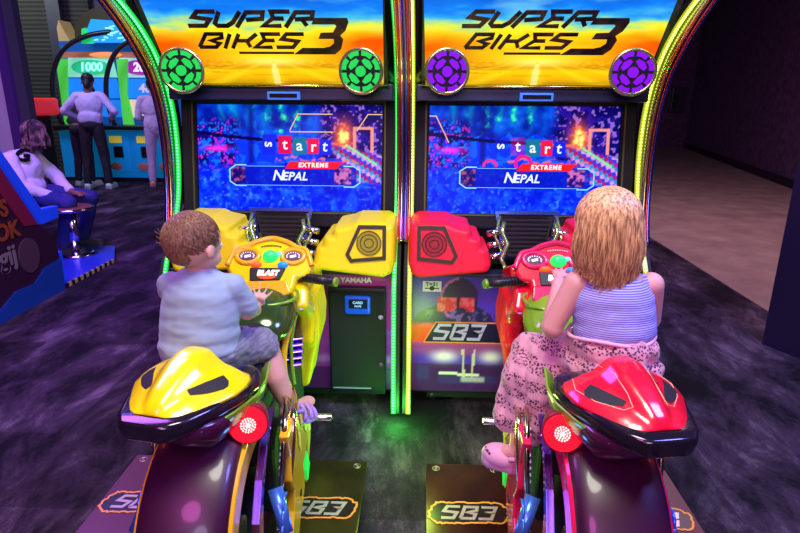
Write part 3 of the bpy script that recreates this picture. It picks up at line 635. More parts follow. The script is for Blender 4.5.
        b = B(); b.prism([(1.80, .43), (1.86, .38), (1.80, .29), (1.72, .21), (1.70, .23), (1.76, .29), (1.77, .36)], lambda y, z, d: Vector((s * (.18 + d), y, z)), 0, .014); b.build('edge_fin', mat('fin_yellow', (.8, .75, .05), .25, .2), fp, .003)
        # shards of the lower fairing with printed streaks
        b = B()
        for y, z, l, a in ((1.62, .52, .10, -50), (1.68, .47, .13, -62), (1.74, .42, .10, -40), (1.57, .48, .12, -70)):
            b.prism([(y + l / 2 * math.cos(R(a)), z + l / 2 * math.sin(R(a))), (y + .012, z + .016), (y - l / 2 * math.cos(R(a)), z - l / 2 * math.sin(R(a))), (y - .012, z - .016)], lambda y, z, d: Vector((s * (.202 + d), y, z)), 0, .003)
        b.build('streak_decal', mat('decal_%d' % v, (1., .85, .1) if v == 0 else (1., .45, .1), .3), fp)
        # frame curve going up to the tank
        b = B(); b.tube(smoothpath([(s * .10, 2.12, .74), (s * .105, 2.02, .70), (s * .092, 1.95, .64), (s * .088, 1.92, .56), (s * .10, 1.92, .47), (s * .13, 1.90, .40)], 6), [.009] * 8 + [.014] * 15 + [.018] * 8, 10); b.build('frame_rail', bc2, rt)
        b = B(); b.tube(smoothpath([(s * .118, 2.06, .71), (s * .108, 2.0, .64), (s * .108, 1.98, .56), (s * .12, 1.95, .47)], 6), .007, 8); b.build('rail_edge', LIME, rt)
        # ribbed engine
        b = B()
        for k in range(5): b.box((s * .085, 2.09 - .012 * k, .635 - .022 * k), (.085, .12, .009), (R(24), 0, s * R(20)))
        b.build('engine_fin', PUR, rt, .003)
        # foot peg and lever
        b = B(); b.cyl((s * .15, 1.86, .385), (s * .27, 1.86, .385), .014, .014, 14); b.box((s * .17, 1.88, .385), (.03, .10, .03)); b.build('foot_peg', CHROME, rt, .004)
        # front fairing
        Q = [(2.52, .78), (2.50, .62), (2.46, .44), (2.36, .33), (2.27, .34), (2.24, .47), (2.14, .55), (2.16, .66), (2.05, .74), (2.10, .80), (2.30, .86)]
        b = B(); X = lambda y, z: .085 + .075 * math.sin(max(0, min(1, (z - .28) / .55)) * math.pi * .75)
        b.prism(Q, lambda y, z, d: Vector((s * (X(y, z) * 1.0 + d), y, z)), -.06, .012); fa = b.build('front_fairing', bc, rt, .022, 4)
        b = B()
        for y, z, l, a in ((2.30, .66, .12, 60), (2.22, .60, .10, 50), (2.38, .56, .16, 70), (2.28, .46, .10, 65), (2.20, .72, .10, 35)):
            b.prism([(y + l / 2 * math.cos(R(a)), z + l / 2 * math.sin(R(a))), (y + .006, z - .010), (y - l / 2 * math.cos(R(a)), z - l / 2 * math.sin(R(a))), (y - .006, z + .010)], lambda y, z, d: Vector((s * (X(y, z) + .013 + d), y, z)), 0, .003)
        b.build('streak_decal', mat('decal_%d' % v, (1, 1, 1), .3), fa)
    # front body, column into the cabinet, engine block, tank
    b = B(); b.box((0, 2.36, .55), (.15, .24, .5)); b.build('front_body', BLACK, rt, .03, 3)
    for s in (-1, 1):
        b = B(); b.prism([(.03, .79), (.13, .80), (.178, .74), (.190, .64), (.182, .55), (.150, .44), (.125, .31), (.075, .30), (.078, .42), (.045, .52), (.05, .60), (.02, .64)], lambda x, z, y: Vector((s * x, y + (.80 - z) * .12, z)), 2.17, 2.40)
        fw_ = b.build('fairing_wing', mat('red_pod' if v else 'yellow_pod', (1, 1, 1)), rt, .018, 3)
        b = B()
        for x, z, l, a in ((.12, .70, .10, 80), (.10, .60, .09, 65), (.125, .52, .09, 75), (.10, .42, .08, 80)):
            b.prism([(x + l / 2 * math.cos(R(a)), z + l / 2 * math.sin(R(a))), (x + .006, z - .004), (x - l / 2 * math.cos(R(a)), z - l / 2 * math.sin(R(a))), (x - .004, z + .006)], lambda x, z, y: Vector((s * x, y + (.80 - z) * .12, z)), 2.166, 2.170)
        b.build('streak_decal', mat('decal_%d' % v, (1, 1, 1), .3), fw_)
        b = B(); b.cyl((s * .125, 2.18, .615), (s * .125, 2.168, .615), .007, .007, 12); b.build('fairing_bolt', BLACK, fw_)
    b = B(); b.box((0, 1.95, .34), (.20, .62, .40)); b.box((0, 1.75, .52), (.18, .5, .2)); b.build('engine_block', BLACKM, rt, .02)
    b = B(); b.loft([[Vector((hw * math.cos(t), y, zc + h * math.sin(t))) for t in [2 * math.pi * k / 24 for k in range(24)]] for y, hw, zc, h in ((1.86, .075, .69, .04), (1.93, .115, .705, .065), (2.02, .130, .725, .08), (2.10, .125, .74, .085), (2.18, .10, .75, .07))])
    tk = b.build('fuel_tank', mat('tank_green', (.25, .52, .03), .22, .2, coat=.8) if v else mat('tank_dark', (.05, .10, .02), .18, .3, coat=.8), rt)
    b = B(); b.tube([(0 + .128 * math.cos(t), 2.06 + .09 * math.sin(t), .790 + .012 * math.sin(t)) for t in [2 * math.pi * k / 30 for k in range(30)]], .006, 8, True); b.build('tank_trim', LIME, tk)
    # dashboard
    a = R(40); up = Vector((0, math.sin(a), math.cos(a))); nr = Vector((0, -math.cos(a), math.sin(a))); D0 = Vector((0, 2.17, .90))
    D = lambda x, z, d=0.: D0 + Vector((x + .008, 0, 0)) + up * z + nr * d
    half = [(0, .098), (.035, .092), (.066, .082), (.085, .060), (.11, .056), (.142, .038), (.165, .0), (.172, -.04), (.150, -.075), (.11, -.082), (.103, -.13), (.075, -.160), (0, -.150)]
    poly = half + [(-x, z) for x, z in reversed(half[1:-1])]
    b = B(); cxy = (0, -.03)
    b.loft([[D(cxy[0] + (x - cxy[0]) * k, cxy[1] + (z - cxy[1]) * k, d) for x, z in poly] for d, k in ((-.09, .80), (-.03, .98), (-.008, 1.0), (.006, .97), (.012, .90))])
    ds = b.build('dashboard', bc, rt, .006, 3)
    sx = -.008
    b = B(); b.tube([D(x, z, .014) for x, z in [(p.x, p.z) for p in smoothpath([(-.165, 0, -.035), (-.14, 0, .03), (-.10, 0, .045), (-.06, 0, .068), (0, 0, .084), (.06, 0, .068), (.10, 0, .045), (.14, 0, .03), (.165, 0, -.035)], 5)]], .011, 10); b.build('dash_brow', bc2, ds)
    for s in (-1, 1):
        b = B(); b.tube([D(s * .089 + .043 * math.cos(t), .006 + .030 * math.sin(t), .014) for t in [2 * math.pi * k / 28 for k in range(28)]], .010, 8, True); b.build('gauge_hood', bc2, ds)
        gc = mat('gauge_face', (.06, .03, .05), .2, emit=(.25, .06, .12), es=.5)
        b = B(); b.prism([(s * .089 + .034 * math.cos(t), .006 + .022 * math.sin(t)) for t in [2 * math.pi * k / 28 for k in range(28)]], lambda x, z, d: D(x, z, d), .010, .017); ga = b.build('gauge', gc, ds)
        b = B()
        for k in range(11):
            t = R(-20 + 22 * k); b.strip([(s * .089 + .022 * math.cos(t), .006 + .013 * math.sin(t)), (s * .089 + .028 * math.cos(t), .006 + .018 * math.sin(t))], .003, lambda x, z, d: D(x, z, d), .017, .0185)
        b.strip([(s * .089 - .012, .002), (s * .089 + .012, .008)], .010, lambda x, z, d: D(x, z, d), .017, .0185)
        b.build('gauge_marks', mat('gauge_white', (.8, .8, .8), .4, emit=(.8, .8, .9), es=.8), ga)
        bcx = ((.9, .12, .01) if s < 0 else (.02, .25, .9))
        b = B(); b.ell(D(s * .052, -.031, .014), (.022, .014, .014)); b.build('push_button', mat('button_%d' % s, bcx, .3, emit=bcx, es=.6), ds)
    b = B(); b.ell(D(0, .004, .016), (.031, .022, .026)); b.build('start_button', mat('button_green', (.02, .7, .12), .3, emit=(.02, 1., .15), es=.8), ds)
    b = B(); b.ell(D(.034, .014, .016), (.016, .010, .010)); b.build('small_light', mat('button_cyan', (.1, .7, .7), .3, emit=(.2, .8, .8), es=.6), ds)
    b = B()
    for k in range(9): b.box(D(-.036 + .009 * k, .052 - .0003 * (k - 4) ** 2, .016), (.006, .004, .004))
    b.build('speaker_slots', BLACK if v == 0 else mat('slot_white', (.8, .7, .7), .4), ds)
    b = B(); b.prism([(-.085, -.045), (.055, -.045), (.035, -.095), (-.080, -.100)], lambda x, z, d: D(x + .01, z, d), .012, .020); lg = b.build('badge_panel', BLACK, ds, .003)
    b = B(); b.prism([(-.005 + .038 * math.cos(t), -.078 + .016 * math.sin(t)) for t in [2 * math.pi * k / 24 for k in range(24)]], lambda x, z, d: D(x, z, d), .0205, .0215); b.build('badge_oval', mat('badge_red', (.8, .08, .02), .3, emit=(1., .08, .02), es=.4), lg)
    text('BLAST', 'badge_text', mat('badge_white', (.9, .9, .85), .4, emit=(1, .95, .9), es=.6), lg, place(D(-.002, -.069, .0225), (1, 0, 0), up, off), .030, .0004, .0018, .15)
    b = B(); b.prism([(-.10, -.105), (.075, -.10), (.095, -.150), (.03, -.185), (-.06, -.190), (-.105, -.160)], lambda x, z, d: D(x, z, d), .010, .028); b.build('dash_beak', bc2, ds, .006, 3)
    # handlebar grips, levers
    for s in (-1, 1):
        g0 = Vector((s * .125, 2.14, .838)); g1 = Vector((s * .265, 2.09, .833))
        b = B(); b.cyl(g0, g1, .0175, .0175, 18)
        for k in range(9): p = g0.lerp(g1, .12 + .09 * k); b.cyl(p, p + (g1 - g0).normalized() * .004, .0195, .0195, 18)
        gp = b.build('handlebar_grip', BLACK, rt)
        b = B(); b.cyl(g1, g1 + (g1 - g0).normalized() * .012, .020, .017, 18); b.build('grip_end', LIME, gp)
        b = B(); b.cyl((s * .06, 2.17, .835), g0, .013, .013, 12); b.ell((s * .12, 2.145, .838), (.025, .022, .024)); b.build('switch_block', BLACK, rt)
        b = B(); b.tube([(s * .13, 2.17, .838), (s * .17, 2.165, .836), (s * .24, 2.135, .83)], [.007, .006, .005], 8); b.build('brake_lever', CHROME, rt)
    return rt
def plates(px, cxp, v, nm):
    off = (px, 1.9, 0); rt = root('floor_plate', nm, 'floor plate', (px, 1.9, 0)); B = lambda: MB(off)
    pm = mat('plate_olive' if v == 0 else 'plate_brown', (.05, .04, .012) if v == 0 else (.045, .016, .014), .28, .5)
    noisy(pm, 5, tuple(pm_ * .6 for pm_ in ((.05, .04, .012) if v == 0 else (.05, .014, .014))), (.09, .07, .02) if v == 0 else (.085, .028, .02), .35, .7)
    pe = mat('plate_rust', (.10, .02, .03), .4)
    b = B(); b.box((px, 1.50, .012), (.97, 1.24, .022)); b.build('base_sheet', pe, rt, .003)
    for s in (-1, 1):
        x = px + s * .335
        b = B(); b.box((x, 1.50, .027), (.325, 1.22, .010)); pl = b.build('foot_plate', pm if s * px < 0 else pe, rt, .002)
        for dx, dy in ((-.12, 2.075), (.12, 2.075), (-.12, .93), (.12, .93)):
            b = B(); b.tube([(x + dx + .014 * math.cos(t), dy + .014 * math.sin(t), .033) for t in [2 * math.pi * k / 16 for k in range(16)]], .0025, 6, True); b.cyl((x + dx, dy, .032), (x + dx, dy, .036), .006, .005, 10); b.build('bolt', mat('bolt_brass', (.6, .5, .4), .3, 1.), pl)
        f = lambda a, c, d: Vector((x + a, 1.815 + c, .0325 + d))
        hexa = [(-.150, -.005), (-.125, .05), (.115, .055), (.150, .02), (.125, -.05), (-.12, -.062), (-.152, -.03)]
        b = B(); b.prism(hexa, f, 0, .001); lg = b.build('logo_plate', mat('logo_black', (.015, .012, .014), .3), pl)
        b = B(); rr = random.Random(3)
        pts = []
        for i in range(len(hexa)):
            a0 = Vector(hexa[i]); a1 = Vector(hexa[(i + 1) % len(hexa)]); n = max(2, int((a1 - a0).length / .010))
            for k in range(n): q = a0.lerp(a1, k / n); pts.append((q.x + rr.uniform(-.004, .004), q.y + rr.uniform(-.004, .004)))
        b.strip(pts, .008, f, .001, .0022, True); b.build('flame_outline', mat('flame_orange', (1., .35, .06), .4, es=0), lg)
        sb3(B, lg, f, -.098, -.034, .205, .062, mat('logo_silver', (.62, .52, .50), .28, .3), .0012, .003)
    return rt

YEL = mat('yellow_bodywork', (1., .80, .003), .24, coat=.8); YEL2 = mat('orange_yellow_bodywork', (1., .52, .01), .26, coat=.6)
RED = mat('red_bodywork', (.90, .008, .035), .24, coat=.8); RED2 = mat('crimson_bodywork', (.80, .01, .10), .26, coat=.6)
led_g = mat('led_green', (0, 0, 0), .5, emit=(.08, 1., .18), es=5.); led_y = mat('led_yellow', (0, 0, 0), .5, emit=(.75, 1., .10), es=5.)
gb = mat('channel_green', (.02, .2, .04), .3, emit=(.0, .65, .04), es=.9); yb = mat('channel_yellow', (.2, .2, .02), .3, emit=(.35, .45, .01), es=.9)
rg = mat('ring_green', (0, 0, 0), .4, emit=(.01, .75, .10), es=1.); rp_ = mat('ring_violet', (0, 0, 0), .4, emit=(.28, .0, .95), es=1.)
cabinet(-.577, 0, mat('yellow_pod', (1., .80, .003), .5), led_g, gb, rg, 'left racing arcade machine with yellow speaker pods and green light strips')
cabinet(.577, 1, mat('red_pod', (1., .008, .04), .5), led_y, yb, rp_, 'right racing arcade machine with red speaker pods and yellow light strips')
motorcycle(-.50, 0., YEL, YEL2, 'yellow ride-on motorcycle under the small boy', 0, -13., 2.2)
motorcycle(.585, 1.0, RED, RED2, 'red ride-on motorcycle under the blonde girl', 1, 13., -1.4)
plates(-.62, 0, 0, 'dark olive floor plate with logos under the yellow motorcycle')
plates(.62, 0, 1, 'dark brown floor plate with logos under the red motorcycle')

# ------------------------------------------------------------------ people
def skin_mat(name, c, r=.5):
    m = mat(name, c, r); m.node_tree.nodes['Principled BSDF'].inputs['Subsurface Weight'].default_value = .08
    m.node_tree.nodes['Principled BSDF'].inputs['Subsurface Radius'].default_value = (.02, .01, .006); return m
def hand(b, wrist, d, pn, size, curl=.35, side=1, spread=.25):
    """palm, four fingers and a thumb; d points along the hand, pn out of the palm"""
    w = Vector(wrist); d = Vector(d).normalized(); pn = Vector(pn); pn = (pn - d * pn.dot(d)).normalized(); lat = d.cross(pn) * side
    S_ = size; q = Matrix((lat, d, pn)).transposed().to_euler()
    b.ell(w + d * S_ * .26, (S_ * .23, S_ * .30, S_ * .10), q, 14, 10)
    b.cap(w - d * S_ * .1, w + d * S_ * .15, S_ * .13, S_ * .14, 10)
    for i, (ln, of) in enumerate(((.40, -.17), (.47, -.06), (.43, .055), (.33, .16))):
        k = w + d * S_ * (.46 - .25 * abs(of)) + lat * S_ * of
        dir_ = (d + lat * (of * 1.6 * spread * 4)).normalized(); p = k; rr = S_ * .052
        for j, fr in enumerate((.45, .32, .25)):
            dir_ = (dir_ + pn * curl * .55).normalized(); nx = p + dir_ * ln * S_ * fr; b.cap(p, nx, rr * (1 - .1 * j), rr * (1 - .1 * (j + 1)), 8); p = nx
    k = w + d * S_ * .16 - lat * S_ * .17; d1 = (d * .75 - lat * .8 + pn * .25).normalized()
    k2 = k + d1 * S_ * .22; b.cap(k, k2, S_ * .075, S_ * .06, 8); b.cap(k2, k2 + (d1 + d * .4 + pn * curl * .5).normalized() * S_ * .18, S_ * .06, S_ * .048, 8)
def head(b, c, r, yaw=0., pitch=0., child=True):
    """cranium, cheeks, jaw, nose, lips, ears; faces +Y at yaw 0; r = half head height"""
    q = Euler((pitch, 0, yaw)).to_matrix(); P = lambda x, y, z: Vector(c) + q @ Vector((x * r, y * r, z * r)); e = Euler((pitch, 0, yaw))
    if child:
        b.ell(P(0, -.10, .14), (.80 * r, .90 * r, .84 * r), e); b.ell(P(0, .22, -.32), (.62 * r, .58 * r, .56 * r), e); b.ell(P(0, .42, -.68), (.30 * r, .30 * r, .22 * r), e)
        for s in (-1, 1): b.ell(P(s * .36, .42, -.42), (.26 * r, .24 * r, .26 * r), e)
    else:
        b.ell(P(0, -.08, .28), (.68 * r, .82 * r, .70 * r), e); b.ell(P(0, .22, -.28), (.54 * r, .52 * r, .62 * r), e); b.ell(P(0, .40, -.76), (.28 * r, .26 * r, .2 * r), e)
    b.ell(P(0, .86, -.20), (.10 * r, .15 * r, .14 * r), e); b.ell(P(0, .80, -.50), (.20 * r, .10 * r, .06 * r), e)
    for s in (-1, 1): b.ell(P(s * .80, -.02, -.14), (.07 * r, .16 * r, .22 * r), Euler((pitch, 0, yaw + s * .25)))
    return P, e
def eyes(P, e, r, off, rt, col=(.02, .015, .01)):
    for s in (-1, 1):
        b = MB(off); b.ell(P(s * .27, .70, -.06), (.12 * r, .10 * r, .09 * r), e); ey = b.build('eye', mat('eye_white', (.8, .8, .8), .3), rt)
        b = MB(off); b.ell(P(s * .27, .785, -.06), (.055 * r, .03 * r, .06 * r), e); b.build('iris', mat('iris_dark', col, .2), ey)
def hair_mat(name, c1, c2, stretch=(60, 60, 6)):
    m = mat(name, c1, .45); return noisy(m, 2.2, c1, c2, .35, .65, stretch, 3, .25)
def strands(b, P, r, spec, n, seed, k=5, rad=.0022):
    rr = random.Random(seed)
    for _ in range(n): b.tube(spec(rr), [rad * q for q in np.linspace(1, .4, k)], 4, False, False)

def boy():
    off = (-.60, 1.66, .70); rt = root('person', 'small boy in a pale blue T-shirt sitting on the yellow motorcycle', 'person', off)
    SK = skin_mat('boy_skin', (.72, .40, .30)); b = MB(off)
    hc = Vector((-.594, 1.665, 1.088)); P, e = head(b, hc, .098, R(-32), R(-6))
    b.cap((-.592, 1.675, .99), (-.590, 1.67, 1.05), .040, .042)
    b.ell((-.59, 1.67, .90), (.105, .075, .12)); b.ell((-.60, 1.66, .79), (.10, .08, .09))
    # right arm to the tank, left arm to the dashboard
    b.cap((-.485, 1.67, .955), (-.462, 1.705, .860), .034, .028); b.cap((-.462, 1.705, .860), (-.470, 1.815, .822), .030, .022)
    hand(b, (-.468, 1.825, .824), (.12, .55, .55), (-.3, .8, -.6), .105, .05, -1, .5)
    b.cap((-.695, 1.68, .955), (-.715, 1.77, .875), .034, .028); b.cap((-.715, 1.77, .875), (-.672, 1.92, .862), .028, .021)
    hand(b, (-.668, 1.935, .862), (.35, .9, .05), (0, .2, -1), .095, .2, 1, .3)
    # legs
    for s, kn, an, toe in ((1, (-.452, 1.845, .672), (-.372, 1.80, .475), (-.325, 1.90, .430)), (-1, (-.735, 1.845, .68), (-.80, 1.80, .475), (-.83, 1.90, .43))):
        b.cap((-.60 + s * .05, 1.67, .735), kn, .062, .050); b.cap(kn, ((Vector(kn) + Vector(an)) / 2 + Vector((0, -.012, 0))), .046, .044); b.cap((Vector(kn) + Vector(an)) / 2 + Vector((0, -.012, 0)), an, .044, .028)
        b.cap(Vector(an) + Vector((0, -.015, -.02)), Vector(toe), .026, .020); b.ell(Vector(toe) + Vector((0, .0, .0)), (.030, .035, .016))
    organic(b, 'body', SK, rt, .0042, 3)
    eyes(P, e, .100, off, rt, (.05, .10, .2))
    # short hair
    H = hair_mat('boy_hair', (.10, .045, .022), (.32, .17, .085), (90, 90, 25)); b = MB(off)
    b.ell(P(0, -.13, .20), (.80 * .1, .885 * .1, .82 * .1), e); b.ell(P(0, -.42, -.10), (.60 * .1, .52 * .1, .52 * .1), e)
    hr = organic(b, 'hair', H, rt, .004, 2, (.0012, (160, 160, 60)))
    me = hr.data; q = Euler(e).to_matrix()
    bm = bmesh.new(); bm.from_mesh(me)
    kill = [v for v in bm.verts if (lambda l: l.y > .030 and l.z < .055 or (abs(l.x) > .058 and l.z < .0 and l.y > -.02) or l.z < -.068)(q.inverted() @ (v.co + Vector(off) - hc))]
    bmesh.ops.delete(bm, geom=kill, context='VERTS'); bm.to_mesh(me); bm.free()
    b = MB(off); rr = random.Random(5)
    for _ in range(2200):
        th = rr.uniform(0, 2 * math.pi); ph = rr.uniform(0, R(112)); l = Vector((math.sin(ph) * math.cos(th) * .81, math.sin(ph) * math.sin(th) * .90 - .13, math.cos(ph) * .82 + .20))
        if l.y > .35 and l.z < .55: continue
        C0 = Vector((0, -.13, .20)); A_ = Vector((.805, .89, .825)); nv = lambda w_: C0 + Vector([a_ * b_ for a_, b_ in zip(Vector([q_ / r_ for q_, r_ in zip(w_ - C0, A_)]).normalized(), A_)])
        sw = Vector((-(l.y + .13), l.x, 0)) * .35; stp = (Vector((l.x, l.y + .13, 0)).normalized() * .12 + Vector((.05, .15, -.16)) + sw * .4) * rr.uniform(.7, 1.2)
        pts = [nv(l) * .995, nv(l + stp * .5) * 1.012, nv(l + stp) * 1.006]; b.tube([P(*w_) for w_ in pts], [.0012, .0010, .0004], 4, False, False)
    for k in range(26):       # tuft sticking out at the back left
        p0 = P(-.78 + rr.uniform(-.05, .05), -.35 + rr.uniform(-.15, .15), .05 + rr.uniform(-.2, .2)); b.tube([p0, p0 + Vector((-.014, -.006, .004 + rr.uniform(-.003, .006))), p0 + Vector((-.026, -.008, .010 + rr.uniform(-.006, .01)))], [.0018, .0014, .0005], 4, False, False)
    b.build('hair_strands', H, hr)
    # T-shirt
    TS = mat('boy_shirt', (.30, .43, .52), .75, sheen=.2); b = MB(off)
    b.ell((-.59, 1.665, .905), (.120, .090, .115)); b.ell((-.597, 1.66, .855), (.124, .095, .12)); b.ell((-.60, 1.655, .81), (.126, .097, .11)); b.cap((-.69, 1.675, .955), (-.492, 1.67, .957), .038, .038)
    b.ell((-.605, 1.645, .765), (.128, .098, .06)); b.ell((-.592, 1.67, .985), (.052, .046, .022))
    b.cap((-.490, 1.67, .952), (-.463, 1.705, .880), .042, .040); b.cap((-.69, 1.68, .952), (-.712, 1.745, .892), .042, .040)
    organic(b, 'shirt', TS, rt, .005, 10, (.0042, (9, 9, 26)))
    b = MB(off); b.tube([(-.592 + .050 * math.cos(t), 1.672 + .046 * math.sin(t), 1.003 + .004 * math.sin(t)) for t in [2 * math.pi * k / 30 for k in range(30)]], .0045, 8, True); b.build('shirt_collar', TS, rt)
    SH = mat('boy_shorts', (.22, .23, .28), .8); noisy(SH, 3, (.17, .18, .24), (.30, .30, .36), .4, .6, (2, 2, 60)); b = MB(off)
    b.ell((-.60, 1.665, .740), (.135, .110, .075)); b.cap((-.54, 1.69, .735), (-.463, 1.825, .685), .076, .064); b.cap((-.66, 1.69, .735), (-.725, 1.825, .690), .076, .064)
    organic(b, 'shorts', SH, rt, .005, 3, (.006, (30, 30, 30)))
    SD = mat('sandal_lilac', (.50, .28, .85), .5)
    for s, an, toe in ((1, Vector((-.372, 1.80, .475)), Vector((-.325, 1.90, .430))), (-1, Vector((-.80, 1.80, .475)), Vector((-.83, 1.90, .43)))):
        d = (toe - an); d.z = d.z * .9; dn = d.normalized(); lt = dn.cross(Vector((0, 0, 1))).normalized(); up = lt.cross(dn)
        b = MB(off); c0 = an + Vector((0, -.03, -.052)); secs = []
        for t in np.linspace(0, 1, 9):
            w = .032 + .012 * math.sin(t * math.pi); w *= (1 if 0 < t < 1 else .5); c = c0 + dn * (.145 * t) + up * (-.006)
            secs.append([c - lt * w, c + lt * w, c + lt * w + up * .012, c - lt * w + up * .012])
        b.loft(secs, True, False); so = b.build('sandal', SD, rt, .004)
        b = MB(off)
        for t, h in ((.35, .040), (.62, .034), (.82, .026)):
            c = c0 + dn * (.145 * t); b.tube([c + lt * (.042 * math.cos(a)) + up * (.006 + (h + .012) * math.sin(a)) for a in np.linspace(0, math.pi, 12)], .0075, 8)
        c = c0 + dn * .02; b.tube([c + lt * (.040 * math.cos(a)) - dn * .036 * math.sin(a) + up * .045 for a in np.linspace(-.5, math.pi + .5, 14)], .0075, 8); b.build('sandal_strap', SD, so)
    return rt

def scaled(rt, k):
    c = Vector((.0936, 0, 1.52)); rt.location = c + (Vector(rt.location) - c) * k; rt.scale = (k, k, k)
def girl():
    off = (.67, 1.63, .70); rt = root('person', 'blonde girl in a striped top and lace dress sitting on the red motorcycle', 'person', off)
    SK = skin_mat('girl_skin', (.72, .36, .32)); b = MB(off)
    hc = Vector((.628, 1.69, 1.155)); P, e = head(b, hc, .105, R(22), R(-8))
    b.cap((.655, 1.665, 1.01), (.64, 1.68, 1.09), .038, .040); b.ell((.665, 1.66, .93), (.115, .075, .12)); b.ell((.675, 1.64, .79), (.11, .085, .10))
    b.cap((.555, 1.665, .985), (.492, 1.655, .850), .038, .032); b.cap((.492, 1.655, .845), (.560, 1.90, .915), .034, .021)
    hand(b, (.565, 1.915, .92), (.15, .9, .25), (.2, .3, -1), .105, .30, 1, .3)
    b.cap((.775, 1.665, .985), (.80, 1.70, .86), .038, .032); b.cap((.80, 1.70, .86), (.72, 1.93, .91), .032, .021); hand(b, (.715, 1.945, .912), (-.35, .9, .05), (0, .2, -1), .105, .3, -1, .3)
    for s, kn, an, toe in ((-1, (.470, 1.84, .655), (.425, 1.705, .400), (.345, 1.735, .342)), (1, (.82, 1.84, .66), (.87, 1.76, .40), (.88, 1.84, .345))):
        b.cap((.665 + s * .05, 1.65, .735), kn, .065, .050); mid = (Vector(kn) + Vector(an)) / 2 + Vector((0, -.015, 0)); b.cap(kn, mid, .046, .043); b.cap(mid, an, .043, .029)
        b.cap(Vector(an) + Vector((0, -.01, -.02)), Vector(toe), .028, .022); b.ell(Vector(toe), (.032, .036, .018))
    organic(b, 'body', SK, rt, .0042, 3)
    eyes(P, e, .105, off, rt, (.05, .12, .25))
    # hair: cap plus long locks
    H = hair_mat('girl_hair', (.28, .12, .05), (.92, .58, .26), (70, 70, 7)); b = MB(off)
    b.ell(P(0, -.16, .22), (.088, .096, .090), e); b.ell(P(0, -.36, -.22), (.082, .066, .080), e); b.ell(P(-.02, -.36, -.62), (.080, .056, .062), e)
    hr = organic(b, 'hair', H, rt, .004, 3, (.004, (60, 60, 8)))
    q = Euler(e).to_matrix(); b = MB(off); rr = random.Random(9)
    for _ in range(1100):
        th = rr.uniform(R(-212), R(32)); ph = rr.uniform(R(3), R(88))
        dome = [P(math.sin(a_) * math.cos(th) * .87, math.sin(a_) * math.sin(th) * .93 - .16, math.cos(a_) * .89 + .22) for a_ in [ph + (R(92) - ph) * k / 4 for k in range(5)]]
        side = q @ Vector((math.cos(th) * .90, math.sin(th) * .90 - .22, .0)); hx, hy = side.x * .105, side.y * .105
        back = max(0, -math.sin(th)); ln = rr.uniform(.80, 1.0) + .30 * back * rr.random() + .10 * back
        wv = rr.uniform(-.008, .008); g = rr.uniform(.92, 1.02)
        p1 = Vector((hc.x + hx * g, hc.y + hy * g, hc.z - .005)); p2 = Vector((hc.x + hx * (g + .03) + wv, hc.y + hy * g, hc.z - .065 * ln))
        p3 = Vector((hc.x + hx * (g - .02) - wv, hc.y + hy * (g - .05), hc.z - .105 * ln)); p4 = Vector((hc.x + hx * (g - .14) + wv * 2, hc.y + hy * (g - .12), hc.z - .138 * ln))
        pts = smoothpath(dome[:-1] + [p1, p2, p3, p4], 2); b.tube(pts, [.0030 * (1 - .7 * k / (len(pts) - 1)) for k in range(len(pts))], 4, False, False)
    b.build('hair_strands', H, hr)
    # striped tank top
    TT = mat('girl_top', (.5, .5, .8), .7); N, L, bs = nodes_of(TT); tc = N.new('ShaderNodeTexCoord'); wv = N.new('ShaderNodeTexWave'); wv.bands_direction = 'Z'; wv.inputs['Scale'].default_value = 48; wv.inputs['Distortion'].default_value = .6; wv.inputs['Detail'].default_value = 1
    rp = N.new('ShaderNodeValToRGB'); rp.color_ramp.elements[0].position = .35; rp.color_ramp.elements[0].color = (.14, .13, .62, 1); rp.color_ramp.elements[1].position = .55; rp.color_ramp.elements[1].color = (.52, .52, .90, 1)
    L.new(tc.outputs['Object'], wv.inputs[0]); L.new(wv.outputs['Fac'], rp.inputs[0]); L.new(rp.outputs[0], bs.inputs['Base Color'])
    b = MB(off); b.ell((.665, 1.655, .93), (.122, .088, .105)); b.ell((.67, 1.65, .895), (.124, .090, .10)); b.ell((.675, 1.645, .855), (.125, .093, .09)); b.cap((.60, 1.66, .985), (.735, 1.66, .985), .038, .038)
    organic(b, 'striped_top', TT, rt, .005, 8, (.0025, (16, 16, 20)))
    # lace dress skirt
    LD = mat('lace', (.6, .3, .4), .85, sheen=.3); N, L, bs = nodes_of(LD); tc = N.new('ShaderNodeTexCoord'); mp = N.new('ShaderNodeMapping'); mp.inputs['Rotation'].default_value = (.3, .7, .2); vo = N.new('ShaderNodeTexVoronoi'); vo.inputs['Scale'].default_value = 120
    rp = N.new('ShaderNodeValToRGB'); rp.color_ramp.elements[0].position = .38; rp.color_ramp.elements[0].color = (.05, .012, .05, 1); rp.color_ramp.elements[1].position = .50; rp.color_ramp.elements[1].color = (.66, .30, .38, 1)
    wv = N.new('ShaderNodeTexWave'); wv.bands_direction = 'Z'; wv.inputs['Scale'].default_value = 5.5; wv.inputs['Distortion'].default_value = 3.; mx = N.new('ShaderNodeMix'); mx.data_type = 'RGBA'; mx.inputs['B'].default_value = (.72, .36, .44, 1)
    r2 = N.new('ShaderNodeValToRGB'); r2.color_ramp.elements[0].position = .62; r2.color_ramp.elements[1].position = .72
    L.new(tc.outputs['Object'], mp.inputs[0]); L.new(mp.outputs[0], vo.inputs['Vector']); L.new(vo.outputs['Distance'], rp.inputs[0]); L.new(tc.outputs['Object'], wv.inputs[0]); L.new(wv.outputs['Fac'], r2.inputs[0]); L.new(r2.outputs[0], mx.inputs['Factor']); L.new(rp.outputs[0], mx.inputs['A']); L.new(mx.outputs['Result'], bs.inputs['Base Color'])
    b = MB(off); b.ell((.678, 1.635, .79), (.130, .100, .085)); b.ell((.678, 1.63, .735), (.145, .115, .065))
